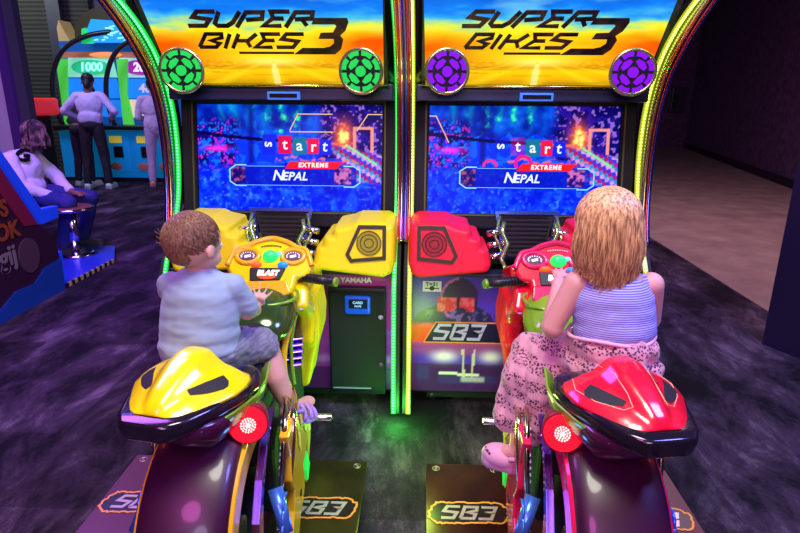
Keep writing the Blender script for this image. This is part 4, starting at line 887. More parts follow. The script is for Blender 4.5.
    b.cap((.64, 1.67, .745), (.475, 1.83, .668), .090, .072); b.cap((.71, 1.67, .745), (.81, 1.83, .67), .085, .068)
    b.cap((.472, 1.82, .65), (.415, 1.80, .52), .076, .062); b.cap((.450, 1.77, .62), (.435, 1.74, .46), .078, .055); b.cap((.50, 1.70, .66), (.462, 1.68, .46), .062, .042); b.cap((.415, 1.80, .55), (.392, 1.77, .46), .05, .045)
    b.cap((.81, 1.82, .65), (.85, 1.80, .50), .07, .06)
    organic(b, 'lace_dress', LD, rt, .0055, 3, (.014, (20, 20, 9)))
    b = MB(off); b.tube([(.668 + .127 * math.cos(t), 1.648 + .096 * math.sin(t), .835 + .006 * math.cos(3 * t)) for t in [2 * math.pi * k / 40 for k in range(40)]], .006, 8, True); b.build('waist_band', mat('band_pink', (.85, .45, .62), .7), rt)
    # clogs
    CR = mat('clog_pink', (.80, .42, .60), .55)
    for s, an, toe in ((-1, Vector((.425, 1.705, .400)), Vector((.335, 1.745, .345))), (1, Vector((.87, 1.76, .40)), Vector((.88, 1.84, .345)))):
        d = Vector((toe.x - an.x, toe.y - an.y, 0)).normalized(); lt = d.cross(Vector((0, 0, 1)))
        q = Matrix((lt, d, Vector((0, 0, 1)))).transposed().to_euler(); b = MB(off); c = Vector((an.x, an.y, .342)) + d * .028
        b.ell(c + d * .025, (.046, .072, .040), q); b.ell(c - d * .045, (.040, .035, .036), q); b.cap(c - d * .05 + Vector((0, 0, -.022)), c + d * .06 + Vector((0, 0, -.022)), .034, .036)
        cl = organic(b, 'clog', CR, rt, .004, 3)
        bm = bmesh.new(); bm.from_mesh(cl.data); ctr = an - Vector(off)
        kill = [v for v in bm.verts if (v.co - (ctr + Vector((0, 0, 0)))).xy.length < .036 and v.co.z > .348 - off[2]]
        bmesh.ops.delete(bm, geom=kill, context='VERTS'); bm.to_mesh(cl.data); bm.free()
        so = cl.modifiers.new('s', 'SOLIDIFY'); so.thickness = .004
        b = MB(off); b.tube([c + lt * (.044 * math.cos(a)) - d * (.01 + .066 * math.sin(a)) + Vector((0, 0, .022 + .014 * math.sin(a))) for a in np.linspace(0, math.pi, 14)], .008, 8); b.build('heel_strap', CR, cl)
        b = MB(off)
        for k in range(9): a = R(20 + 17 * k); b.ell(c + d * (.045 + .035 * math.sin(a)) + lt * (.036 * math.cos(a)) + Vector((0, 0, .018 + .004 * (k % 2))), (.005, .005, .005), None, 8, 6)
        b.build('clog_holes', mat('hole_dark', (.10, .03, .08), .8), cl)
    return rt
scaled(boy(), .915); scaled(girl(), .925)

def adult(base, lbl, face, top_c, pants_c, hair_c, skin_c, lean=0., arms='down', shoe_c=(.7, .8, .7), stance=.12, bun=False, H=1.70, long_top=0.):
    """standing adult; face = heading angle (0 looks to +Y)"""
    base = Vector(base); rt = root('person', lbl, 'person', base, (0, 0, face)); k = H / 1.7
    SK = skin_mat('skin_%s' % lbl[:14], skin_c); b = MB(); Z = lambda *p: Vector(p) * k
    lf = lambda z: lean * max(0, z - .95)
    hc = Z(0, .02 + lf(1.56) + .02, 1.575)
    P, e = head(b, hc, .118 * k, 0, R(-25), False)
    b.cap(Z(0, lf(1.40), 1.38), Z(0, .01 + lf(1.5), 1.49), .055 * k, .052 * k); b.ell(Z(0, lf(1.22), 1.22), (.16 * k, .10 * k, .20 * k)); b.ell(Z(0, 0, .98), (.16 * k, .11 * k, .13 * k))
    for s in (-1, 1):
        b.cap(Z(s * .085, 0, .92), Z(s * (.085 + stance * .3), .02, .50), .082 * k, .056 * k); b.cap(Z(s * (.085 + stance * .3), .02, .50), Z(s * (.085 + stance * .5), -.02, .09), .054 * k, .036 * k); b.cap(Z(s * (.085 + stance * .5), -.03, .05), Z(s * (.10 + stance * .5), .13, .04), .040 * k, .035 * k)
        sh = Z(s * .18, lf(1.38), 1.37)
        if arms == 'front': el = Z(s * .25, .02 + lf(1.1), 1.10); wr = Z(s * .17, .24 + lf(1.1), 1.06)
        elif arms == 'hips': el = Z(s * .36, -.02 + lf(1.1), 1.16); wr = Z(s * .24, .16 + lf(1.1), 1.06)
        else: el = Z(s * .23, 0, 1.08); wr = Z(s * .24, .06, .84)
        b.cap(sh, el, .048 * k, .038 * k); b.cap(el, wr, .038 * k, .027 * k); d = (wr - el).normalized(); hand(b, wr + d * .01, d, Vector((-s, .2, -.3)), .17 * k, .4, s)
    organic(b, 'body', SK, rt, .012, 3)
    eyes(P, e, .118 * k, (0, 0, 0), rt)
    b = MB(); b.ell(P(0, -.14, .36), (.74 * .118 * k, .86 * .118 * k, .74 * .118 * k), e); b.ell(P(0, -.42, -.10), (.06 * k, .05 * k, .08 * k), e)
    if bun: b.ell(P(.1, -.5, -.55), (.05 * k, .06 * k, .07 * k), e)
    organic(b, 'hair', mat('hair_%s' % lbl[:14], hair_c, .6), rt, .008, 2, (.004, (60, 60, 40)))
    b = MB(); b.ell(Z(0, lf(1.22), 1.23), (.185 * k, .125 * k, .20 * k)); b.ell(Z(0, .0 + lf(1.05), 1.05 - long_top), (.185 * k, .135 * k, .16 * k + long_top)); b.cap(Z(-.16, lf(1.38), 1.375), Z(.16, lf(1.38), 1.375), .062 * k, .062 * k)
    for s in (-1, 1):
        sh = Z(s * .18, lf(1.38), 1.37)
        if arms == 'front': el = Z(s * .25, .02 + lf(1.1), 1.10); wr = Z(s * .18, .21 + lf(1.1), 1.07)
        elif arms == 'hips': el = Z(s * .36, -.02 + lf(1.1), 1.16); wr = Z(s * .25, .13 + lf(1.1), 1.07)
        else: el = Z(s * .23, 0, 1.08); wr = Z(s * .24, .05, .88)
        b.cap(sh, el, .064 * k, .054 * k); b.cap(el, wr, .054 * k, .042 * k)
    organic(b, 'shirt', mat('shirt_%s' % lbl[:14], top_c, .8), rt, .012, 3, (.012, (9, 9, 7)))
    b = MB(); b.ell(Z(0, 0, .97), (.172 * k, .13 * k, .12 * k))
    for s in (-1, 1): b.cap(Z(s * .085, 0, .92), Z(s * (.085 + stance * .3), .02, .50), .096 * k, .072 * k); b.cap(Z(s * (.085 + stance * .3), .02, .50), Z(s * (.085 + stance * .5), -.02, .12), .070 * k, .058 * k)
    organic(b, 'trousers', mat('trousers_%s' % lbl[:14], pants_c, .85), rt, .012, 3, (.006, (10, 10, 10)))
    for s in (-1, 1):
        b = MB(); b.cap(Z(s * (.085 + stance * .5), -.04, .055), Z(s * (.10 + stance * .5), .14, .048), .052 * k, .046 * k); b.box(Z(s * (.092 + stance * .5), .05, .018), (.095, .27, .036), (0, 0, -s * .07))
        organic(b, 'shoe', mat('shoe_%s' % lbl[:14], shoe_c, .5), rt, .010, 2)
    return rt
adult((-5.30, 9.40, 0), 'woman seen from behind in a pale lilac shirt and black trousers', R(8), (.52, .48, .78), (.015, .012, .02), (.01, .008, .01), (.25, .12, .08), .10, 'hips', (.55, .75, .6), .14, True, 1.84)
adult((-5.72, 9.75, 0), 'person in dark clothes bending beside the lilac-shirted woman', R(-10), (.02, .014, .03), (.02, .015, .035), (.008, .006, .008), (.22, .10, .07), .55, 'front', (.5, .7, .55), .10, False, 1.66)
adult((-4.42, 9.80, 0), 'person in a pale mauve top and trousers half hidden by the green arch', R(20), (.50, .42, .58), (.42, .36, .50), (.02, .012, .01), (.45, .22, .18), .06, 'front', (.55, .25, .2), .10, False, 1.78, .05)

def seated_man():
    off = (-3.42, 5.35, 0); rt = root('person', 'man with dreadlocks in a white long-sleeved shirt sitting on the round stool', 'person', off); rt.location.x -= .13
    SK = skin_mat('man_skin', (.20, .085, .06)); b = MB(off)
    hc = Vector((-3.50, 5.50, 1.14)); P, e = head(b, hc, .118, R(-62), R(-28), False)
    b.cap((-3.58, 5.43, .96), (-3.53, 5.47, 1.05), .06, .056); b.ell((-3.62, 5.40, .82), (.15, .15, .19)); b.ell((-3.58, 5.36, .62), (.16, .15, .13))
    b.cap((-3.60, 5.24, .93), (-3.50, 5.16, .70), .055, .045); b.cap((-3.50, 5.16, .70), (-3.25, 5.26, .60), .045, .032); hand(b, (-3.22, 5.27, .595), (1, .3, -.1), (0, .2, -1), .18, .3, 1)
    b.cap((-3.62, 5.58, .93), (-3.45, 5.65, .70), .055, .045); b.cap((-3.45, 5.65, .70), (-3.22, 5.50, .60), .045, .032); hand(b, (-3.20, 5.49, .595), (1, -.3, -.1), (0, .2, -1), .18, .3, -1)
    for y, ky, ay in ((5.28, 5.22, 5.28), (5.46, 5.60, 5.62)):
        b.cap((-3.55, y, .60), (-3.10, ky, .53), .085, .062); b.cap((-3.10, ky, .53), (-3.24, ay, .10), .056, .038); b.cap((-3.26, ay, .06), (-3.10, ay, .045), .042, .036)
    organic(b, 'body', SK, rt, .011, 3); eyes(P, e, .118, off, rt)
    b = MB(off); rr = random.Random(4); q = Euler(e).to_matrix()
    b.ell(P(0, -.14, .38), (.085, .10, .085), e)
    D_ = mat('dreadlocks', (.22, .10, .08), .7); noisy(D_, 12, (.02, .008, .008), (.45, .22, .20), .45, .7, (1, 1, 1))
    hr = organic(b, 'hair', D_, rt, .008, 2)
    for k in range(64):
        th = rr.uniform(R(-200), R(18)); ph = rr.uniform(R(10), R(80)); l = Vector((math.sin(ph) * math.cos(th) * .78, math.sin(ph) * math.sin(th) * .9 - .14, math.cos(ph) * .78 + .38)); p0 = P(*l)
        out = Vector((p0.x - hc.x, p0.y - hc.y, 0)); out = out.normalized() if out.length > .001 else Vector((-1, 0, 0)); p1 = hc + out * .105 + Vector((0, 0, .01)); p2 = p1 + out * .006 + Vector((rr.uniform(-.01, .01), rr.uniform(-.01, .01), -.07)); p3 = p2 + Vector((rr.uniform(-.015, .015), rr.uniform(-.015, .015), -.05 * rr.random() - .02))
        b2 = MB(off); pts = smoothpath([p0, (p0 + p1) / 2 + out * .012 + Vector((0, 0, .02)), p1, p2, p3], 3)
        if k == 0: bb = MB(off)
        bb.tube(pts, .0085, 6)
    bb.build('dreadlock_strands', D_, hr)
    W = mat('man_shirt', (.72, .68, .80), .8); b = MB(off)
    b.ell((-3.62, 5.40, .82), (.185, .19, .20)); b.ell((-3.60, 5.37, .66), (.19, .18, .14)); b.cap((-3.61, 5.26, .93), (-3.62, 5.56, .93), .075, .075)
    b.cap((-3.60, 5.24, .93), (-3.50, 5.15, .71), .078, .070); b.cap((-3.50, 5.15, .70), (-3.29, 5.24, .615), .068, .050); b.cap((-3.62, 5.58, .93), (-3.45, 5.66, .71), .078, .07); b.cap((-3.45, 5.66, .70), (-3.26, 5.53, .615), .066, .05)
    sh = organic(b, 'shirt', W, rt, .011, 3, (.014, (8, 8, 8)))
    from mathutils.bvhtree import BVHTree
    bv = BVHTree.FromPolygons([v.co for v in sh.data.vertices], [tuple(p.vertices) for p in sh.data.polygons])
    c0 = Vector((-3.45, 4.0, 1.10)) - Vector(off); hit, nn, _, _ = bv.ray_cast(c0, (Vector((-3.52, 5.3, .960)) - Vector(off) - c0).normalized())
    if hit: nn = (nn + Vector((0, -.6, 0))).normalized(); xx = Vector((0, 0, 1)).cross(nn).normalized(); text('G', 'shirt_letter', mat('letter_ink', (.004, .004, .006), .9, spec=.1), sh, place(hit + nn * .012, xx, nn.cross(xx)), .17, .010, .006, .1)
    J = mat('man_jeans', (.014, .02, .17), .8); b = MB(off); b.ell((-3.57, 5.36, .60), (.17, .18, .11))
    for y, ky, ay in ((5.28, 5.22, 5.28), (5.46, 5.60, 5.62)): b.cap((-3.55, y, .60), (-3.10, ky, .53), .10, .078); b.cap((-3.10, ky, .53), (-3.24, ay, .13), .076, .060)
    organic(b, 'jeans', J, rt, .011, 3, (.008, (10, 10, 10)))
    for ay in (5.28, 5.62):
        b = MB(off); b.cap((-3.28, ay, .058), (-3.08, ay, .05), .055, .048); b.box((-3.18, ay, .018), (.28, .095, .036)); organic(b, 'shoe', mat('man_shoe', (.03, .03, .04), .6), rt, .01, 2)
seated_man()

# ------------------------------------------------------------------ stool and blue game at left
off = (-3.28, 5.22, 0); rt = root('bar_stool', 'round padded stool with a chrome post under the man with dreadlocks', 'stool', off)
b = MB(off); b.cyl((-3.24, 5.25, .47), (-3.24, 5.25, .505), .19, .19, 40); b.build('seat', mat('stool_seat', (.20, .06, .05), .35), rt, .01)
b = MB(off); b.tube([(-3.24 + .193 * math.cos(t), 5.25 + .193 * math.sin(t), .485) for t in [2 * math.pi * k / 40 for k in range(40)]], .014, 10, True); b.build('seat_rim', CHROME, rt)
b = MB(off); b.cyl((-3.24, 5.25, .06), (-3.24, 5.25, .47), .045, .045, 24); b.build('post', CHROME, rt)
b = MB(off); b.cyl((-3.24, 5.25, .035), (-3.24, 5.25, .06), .19, .14, 36); b.build('base', CHROME, rt)

def blue_game():
    off = (-3.3, 4.1, 0); rt = root('arcade_cabinet', 'low purple and blue arcade machine with a slanted blue edge at far left', 'arcade machine', off); B = lambda: MB(off)
    X0, X1 = -3.95, -2.80; F = lambda y, z, x: Vector((x, y, z))
    b = B(); b.prism([(3.0, .0), (4.32, 0), (4.34, .25), (4.31, .44), (4.16, .57), (3.84, 1.05), (3.58, 1.45), (3.0, 1.52)], F, X0, X1); b.build('cabinet_body', mat('game_dark', (.045, .012, .06), .4), rt, .01)
    BL = mat('game_blue', (.02, .06, .85), .3, emit=(.0, .04, .9), es=.45); RM = mat('game_maroon', (.28, .015, .10), .4)
    b = B(); b.prism([(4.35, .585), (4.15, .575), (3.85, 1.047), (3.57, 1.48), (3.62, 1.54), (3.873, 1.132), (4.17, .69), (4.37, .68)], F, X1 - .03, X1 + .03); b.build('edge_light', BL, rt, .008)
    b = B(); b.prism([(4.13, .58), (3.98, .60), (3.80, .877), (3.50, 1.34), (3.58, 1.45), (3.84, 1.05)], F, X1, X1 + .012); b.build('side_stripe', RM, rt)
    b = B(); b.prism([(3.05, -.0), (4.32, .0), (4.33, .26), (4.12, .24), (3.98, .16), (3.78, .17), (3.62, .10), (3.05, .06)], F, X1, X1 + .012); b.build('wave_print', mat('wave_blue', (.01, .05, .35), .4, emit=(0, .03, .5), es=.15), rt)
    pk = mat('game_print_pink', (.45, .15, .40), .5); og = mat('game_print_orange', (.38, .07, .03), .5)
    pl = lambda y, z: place((X1 + .014, y, z), (0, 1, 0), (0, 0, 1), off)
    text("'S", 'side_lettering', og, rt, pl(3.79, .76), .16, .002, .006); text('OK', 'side_lettering', og, rt, pl(3.80, .60), .16, .002, .006); text('gij', 'side_lettering', mat('game_print_white', (.28, .22, .36), .5), rt, pl(3.76, .43), .20, .002, .004)
    b = B(); b.prism([(3.98 + .11 * math.cos(t), .38 + .13 * math.sin(t)) for t in [2 * math.pi * k / 20 for k in range(20)]], F, X1, X1 + .012); b.build('figure_print', mat('game_print_plum', (.11, .05, .12), .5), rt)  # dark plum oval of the printed figure
    # lit floor bar and platform with hazard edge
    b = B(); b.prism([(-2.80, 4.32), (-3.9, 4.32), (-3.9, 5.60), (-3.05, 5.60), (-2.80, 5.12)], lambda x, y, z: Vector((x, y, z)), 0, .035); pf = b.build('platform', mat('platform_blue', (.02, .05, .5), .35), rt, .004)
    HZ = mat('hazard', (.7, .6, .3), .5); HK = mat('hazard_black', (.01, .01, .01), .5)
    for i in range(18):
        b = B(); y = 4.34 + i * .042; b.box((-2.80, y + .021, .022), (.012, .042, .036)); b.build('hazard_stripe', HZ if i % 2 else HK, pf)
    b = B(); b.box((-2.95, 4.40, .16), (.20, .10, .26)); b.build('blue_pedestal', BL, rt, .01)
blue_game()

# ------------------------------------------------------------------ coin wheel game far left
def wheel_game():
    off = (-5.3, 11.0, 0); rt = root('coin_wheel_game', 'tall blue and green coin pusher with numbered wheel panels behind the lilac-shirted woman', 'arcade machine', off); B = lambda: MB(off)
    TB = mat('game_teal', (.01, .30, .60), .35, emit=(0, .2, .45), es=.25); F = lambda x, z, y: Vector((x, y, z))  # slight emission added to brighten the base cabinet, which is no lamp
    b = B(); b.box((-5.35, 10.9, .46), (2.3, 1.0, .84)); b.build('base_cabinet', TB, rt, .02)
    b = B(); b.box((-5.35, 10.9, .03), (2.34, 1.04, .06)); b.build('plinth', BLACK, rt)
    for x in (-6.05, -5.45, -4.95, -4.55):
        b = B(); b.box((x, 10.39, .48), (.44 if x < -5 else .32, .02, .62)); d = b.build('service_door', mat('game_door', (.01, .35, .70), .35, emit=(0, .22, .5), es=.25), rt, .01)  # doors get the same added emission to look brighter
        b = B(); b.box((x + .03, 10.375, .52), (.17, .02, .20)); b.build('ticket_slot', BLACK, d)
        b = B(); b.box((x, 10.375, .74), (.22, .02, .12)); b.build('ticket_label', mat('label_yellow', (.8, .7, .05), .5, emit=(.8, .65, .05), es=.3), d)
        b = B(); b.ell((x - .04, 10.37, .26), (.11, .012, .07)); b.build('door_badge', mat('badge_multi', (.6, .25, .15), .5), d)
    b = B(); b.box((-5.35, 10.5, .95), (2.3, .5, .08)); b.build('counter', BLACK, rt, .02)
    b = B(); b.box((-5.50, 11.25, 1.7), (2.3, .35, 1.5)); b.build('back_box', mat('game_back', (.01, .10, .35), .5, emit=(0, .12, .5), es=.35), rt)
    # numbered panels
    cols = {'1000': (.02, .75, .40), '200': (.40, .02, .35), '40': (.01, .22, .75), '80': (.75, .60, .35), 'b': (.01, .25, .85)}
    def panel(txt, x, z, w, h, col, tc, bg=None):
        m = mat('panel_%s_%.1f' % (txt, x), col, .4, emit=col, es=.55); b = B(); b.prism([(x - w / 2 * .9, z + h / 2), (x + w / 2 * .9, z + h / 2), (x + w / 2, z - h / 2), (x - w / 2, z - h / 2)], F, 10.72, 10.74); p = b.build('number_panel', m, rt)
        if bg: b = B(); b.prism([(x + w * .40 * math.cos(t), z + h * .38 * math.sin(t)) for t in [2 * math.pi * k / 24 for k in range(24)]], F, 10.70, 10.715); b.build('panel_oval', mat('oval_%s' % txt, bg, .4, emit=bg, es=.6), p)
        if txt: text(txt, 'number_print', mat('print_%s' % txt, tc, .4, emit=tc, es=.7), p, place((x, 10.69, z), (1, 0, 0), (0, 0, 1), off), h * .62, .003, .008, .15)
    panel('1000', -5.90, 1.98, .90, .34, (.25, .75, .50), (.35, .9, .75), (.02, .55, .20)); panel('200', -4.97, 1.98, .90, .34, (.35, .75, .60), (.9, .9, 1.), (.35, .02, .35))
    panel('', -5.92, 1.62, 1.0, .34, (.01, .25, .85), (1, 1, 1)); panel('40', -4.96, 1.62, 1.0, .34, (.01, .25, .85), (.5, .45, .75)); panel('', -5.94, 1.27, 1.05, .30, (.5, .40, .30), (1, 1, 1)); panel('80', -5.02, 1.27, .78, .32, (.75, .62, .38), (.03, .15, .7))
    for x, s in ((-6.52, 1), (-5.42, 1)):
        b = B(); b.prism([(x, .98), (x + .20, .98), (x + .14, 1.5), (x + .22, 2.12), (x + .02, 2.12)], F, 10.66, 10.70); b.build('green_pillar', mat('game_green', (.10, .75, .08), .4, emit=(.08, .75, .05), es=.45), rt)
    b = B(); b.box((-5.35, 10.75, 2.19), (2.2, .06, .10)); b.build('wheel_bar', mat('bar_orange', (.55, .2, .1), .4, emit=(.4, .12, .05), es=.3), rt)
    b = B(); b.ell((-5.60, 10.70, 2.19), (.30, .04, .05)); b.build('bar_lamp', mat('lamp_orange', (.9, .3, .1), .4, emit=(1., .3, .08), es=.7), rt)
    # black hoops
    for xc in (-5.86, -4.90):
        b = B(); b.tube(smoothpath([(xc - .56, 10.45, .98), (xc - .62, 10.40, 1.4), (xc - .55, 10.38, 1.85), (xc - .32, 10.40, 2.25), (xc + .10, 10.45, 2.48), (xc + .5, 10.55, 2.56)], 6), .042, 10); b.build('cabinet_hoop', BLACK, rt)
    # hooded sign
    b = B(); H = smoothpath([(-6.02, 2.42, 0), (-6.0, 2.62, 0), (-5.80, 2.86, 0), (-5.42, 2.97, 0), (-5.0, 2.93, 0), (-4.55, 2.70, 0), (-4.35, 2.42, 0)], 5)
    b.prism([(p.x, p.y) for p in H], F, 10.55, 11.3); hd = b.build('sign_hood', mat('hood_olive', (.06, .07, .02), .35), rt)
    b = B(); b.prism([(-5.72, 2.38), (-5.82, 2.52), (-5.68, 2.76), (-5.10, 2.72), (-4.70, 2.38)], F, 10.52, 10.545); sc = b.build('sign_screen', mat('sign_blue', (.01, .2, .6), .3, emit=(.02, .35, .85), es=.9), rt)
    noisy_em = mat('sign_cyan', (.2, .8, .8), .4, emit=(.3, .85, .9), es=.9)
    b = B(); rr = random.Random(2)
    for _ in range(20):
        x = rr.uniform(-5.66, -5.0); z = rr.uniform(2.42, 2.64); b = B(); b.box((x, 10.515, z), (rr.uniform(.03, .12), .01, .025), (0, rr.uniform(-.3, .3), 0)); b.build('sign_dash', noisy_em, sc)
    for xx in (-5.80, -4.72):
        b = B(); b.prism([(xx - .10, 2.36), (xx + .12, 2.36), (xx + .02, 2.62), (xx - .06, 2.60)], F, 10.50, 10.52); b.build('sign_leaf', mat('leaf_green', (.02, .7, .15), .4, emit=(.02, .8, .15), es=.5), sc)
    b = B(); b.prism([(-5.15 + .0, 2.40), (-5.0, 2.40), (-5.08, 2.50)], F, 10.50, 10.52); b.build('sign_triangle', noisy_em, sc)
wheel_game()
def totem(x, y, lbl, h):
    rt = root('game_totem', lbl, 'arcade machine', (x, y, 0), (0, 0, 0), None)
    b = MB(); b.box((0, 0, h * .40), (.24, .5, h * .80)); b.build('green_column', mat('totem_green', (.12, .75, .05), .4, emit=(.10, .8, .03), es=.5), rt, .02)
    b = MB(); b.prism([(-.12, h * .80), (.12, h * .80), (.10, h * .88), (.02, h * .93), (-.06, h), (-.12, h * .95)], lambda a, c, d: Vector((a, d, c)), -.2, .2); b.build('tan_top', mat('totem_tan', (.55, .40, .18), .6, emit=(.5, .35, .12), es=.25), rt, .01)
totem(-6.97, 12.0, 'left tall green column with a jagged tan top behind the coin pusher', 2.90)
totem(-6.28, 12.0, 'right tall green column with a jagged tan top behind the coin pusher', 2.86)
def red_game():
    off = (-6.6, 8.9, 0); rt = root('air_hockey_table', 'red and black table game behind the man with dreadlocks', 'game table', off)
    b = MB(off); b.box((-6.6, 8.9, .62), (1.50, .72, 1.2)); b.build('table_body', BLACKM, rt, .03)
    b = MB(off); b.box((-6.56, 8.9, 1.33), (1.70, .80, .26)); b.build('red_rail', mat('rail_red', (.8, .02, .01), .35, emit=(.9, .02, .01), es=.35), rt, .04)
    b = MB(off); b.box((-5.98, 8.49, 1.29), (.24, .02, .08)); b.build('rail_badge', mat('badge_pinkish', (.8, .25, .2), .4, emit=(.9, .25, .15), es=.4), rt)
    b = MB(off); b.box((-5.88, 8.52, .85), (.08, .04, .42)); b.build('yellow_panel', mat('panel_yellow', (.8, .6, .02), .4, emit=(.9, .65, .02), es=.4), rt)
red_game()

# ------------------------------------------------------------------ room
FL = mat('carpet', (.05, .02, .08), .9, spec=.2); N, L, bs = nodes_of(FL)
tc = N.new('ShaderNodeTexCoord'); mp = N.new('ShaderNodeMapping'); mp.inputs['Rotation'].default_value = (0, 0, R(90)); mp.inputs['Location'].default_value = (.3, .13, 0)
bk = N.new('ShaderNodeTexBrick'); bk.inputs['Scale'].default_value = 1.; bk.inputs['Mortar Size'].default_value = .0; bk.inputs['Brick Width'].default_value = 1.0; bk.inputs['Row Height'].default_value = .36
bk.inputs['Color1'].default_value = (.25, .25, .25, 1); bk.inputs['Color2'].default_value = (.95, .95, .95, 1); bk.inputs['Mortar'].default_value = (.2, .2, .2, 1)
mp2 = N.new('ShaderNodeMapping'); mp2.inputs['Scale'].default_value = (1.7, .8, 1); mp2.inputs['Rotation'].default_value = (0, 0, R(-28))
nz = N.new('ShaderNodeTexNoise'); nz.inputs['Scale'].default_value = 2.0; nz.inputs['Detail'].default_value = 9; nz.inputs['Roughness'].default_value = .72; nz.inputs['Distortion'].default_value = .35
rp = N.new('ShaderNodeValToRGB'); el = rp.color_ramp.elements; el[0].position = .42; el[0].color = (.012, .008, .018, 1); el[1].position = .74; el[1].color = (.36, .30, .38, 1); q = el.new(.55); q.color = (.085, .055, .095, 1)
mx = N.new('ShaderNodeMix'); mx.data_type = 'RGBA'; mx.blend_type = 'MULTIPLY'; mx.inputs['Factor'].default_value = .75
n2 = N.new('ShaderNodeTexNoise'); n2.inputs['Scale'].default_value = 260; n2.inputs['Detail'].default_value = 2; bp = N.new('ShaderNodeBump'); bp.inputs['Strength'].default_value = .5; bp.inputs['Distance'].default_value = .004
mx2 = N.new('ShaderNodeMix'); mx2.data_type = 'RGBA'; mx2.blend_type = 'MULTIPLY'; mx2.inputs['Factor'].default_value = .55; r3 = N.new('ShaderNodeValToRGB'); r3.color_ramp.elements[0].position = .35; r3.color_ramp.elements[1].position = .65
L.new(tc.outputs['Object'], mp.inputs[0]); L.new(mp.outputs[0], bk.inputs[0]); L.new(tc.outputs['Object'], mp2.inputs[0]); L.new(mp2.outputs[0], nz.inputs['Vector']); L.new(nz.outputs['Fac'], rp.inputs[0])
L.new(rp.outputs[0], mx.inputs['A']); L.new(bk.outputs['Color'], mx.inputs['B']); L.new(tc.outputs['Object'], n2.inputs['Vector']); L.new(n2.outputs['Fac'], bp.inputs['Height']); L.new(bp.outputs[0], bs.inputs['Normal'])
L.new(n2.outputs['Fac'], r3.inputs[0]); L.new(mx.outputs['Result'], mx2.inputs['A']); L.new(r3.outputs[0], mx2.inputs['B']); L.new(mx2.outputs['Result'], bs.inputs['Base Color'])
b = MB(); b.box((-4.0, 8, -.05), (22, 24, .1)); struct(b.build('floor', FL))
CN = noisy(mat('concrete', (.20, .12, .10), .6), 3, (.26, .17, .15), (.42, .29, .24), .3, .7, detail=8)
b = MB(); b.prism([(2.66, 3.0), (6.0, 3.0), (9.5, 19.2), (2.66, 19.2)], lambda x, y, z: Vector((x, y, z)), -.04, .006); struct(b.build('floor_concrete', CN))
WR = noisy(mat('dark_wall', (.03, .015, .03), .8), 8, (.075, .030, .075), (.12, .052, .115), .4, .6)
def wall(name, p0, p1, z0, z1, t, m):
    p0 = Vector((*p0, 0)); p1 = Vector((*p1, 0)); d = (p1 - p0).normalized(); n = Vector((d.y, -d.x, 0)) * t; b = MB()
    b.prism([tuple(p0.xy), tuple(p1.xy), tuple((p1 + n).xy), tuple((p0 + n).xy)], lambda x, y, z: Vector((x, y, z)), z0, z1); return struct(b.build(name, m))
wall('wall_right', (8.27, 18.8), (5.0, 3.0), 0, 4.5, -.2, WR)
wall('baseboard_right', (8.255, 18.8), (4.985, 3.0), 0, .16, .02, mat('baseboard_black', (.012, .008, .014), .5))
wall('wall_back', (-15, 19.0), (8.4, 19.0), 0, 4.5, -.2, WR)
wall('wall_left', (-14.8, -4), (-14.8, 19.2), 0, 4.5, -.2, WR)
wall('wall_rear', (-15, -3.8), (7, -3.8), 0, 4.5, .2, WR)
NV_ = mat('near_wall_black', (.012, .007, .03), .45)
b = MB(); b.prism([(2.285, 3.52), (3.6, 1.0), (4.6, 1.4), (3.3, 3.9)], lambda x, y, z: Vector((x, y, z)), 0, 4.2); struct(b.build('wall_right_front', NV_))
b = MB(); b.box((-3.5, 8, 4.4), (23, 24, .1)); struct(b.build('ceiling', mat('ceiling_black', (.012, .010, .016), .9)))
# dark slatted wall behind the coin game
BR = mat('dark_slats', (.05, .05, .055), .7); N, L, bs = nodes_of(BR); tc = N.new('ShaderNodeTexCoord'); wv = N.new('ShaderNodeTexBrick'); mp = N.new('ShaderNodeMapping'); mp.inputs['Rotation'].default_value = (R(90), 0, 0)
wv.inputs['Scale'].default_value = 1; wv.inputs['Brick Width'].default_value = 5.; wv.inputs['Row Height'].default_value = .085; wv.inputs['Mortar Size'].default_value = .02; wv.inputs['Color1'].default_value = (.03, .035, .03, 1); wv.inputs['Color2'].default_value = (.055, .05, .05, 1); wv.inputs['Mortar'].default_value = (.008, .008, .01, 1)
L.new(tc.outputs['Object'], mp.inputs[0]); L.new(mp.outputs[0], wv.inputs[0]); L.new(wv.outputs['Color'], bs.inputs['Base Color'])
b = MB(); b.box((-9.6, 12.6, 2.2), (5.6, .15, 4.4)); struct(b.build('wall_slatted', BR))
b = MB(); b.box((-6.65, 12.9, 3.3), (1.0, .1, 1.6)); struct(b.build('wall_panel', noisy(mat('poster_wall', (.4, .45, .5), .6), 3, (.12, .2, .26), (.5, .35, .42), .4, .6)))
# posts
GP = mat('post_grey', (.62, .50, .52), .5); DP = mat('post_dark', (.04, .04, .08), .5); PP = mat('post_violet', (.09, .03, .16), .5)
b = MB(); b.box((-5.00, 7.0, 2.2), (.22, .12, 4.4)); struct(b.build('trim_1', GP))
b = MB(); b.box((-4.83, 7.0, 2.2), (.11, .13, 4.4)); struct(b.build('trim_2', PP))
b = MB(); b.box((-4.71, 7.05, 2.2), (.12, .12, 4.4)); struct(b.build('trim_4', mat('post_slate', (.06, .06, .07), .6)))
b = MB(); b.box((-7.45, 12.4, 2.2), (.28, .12, 4.4)); struct(b.build('trim_3', DP))
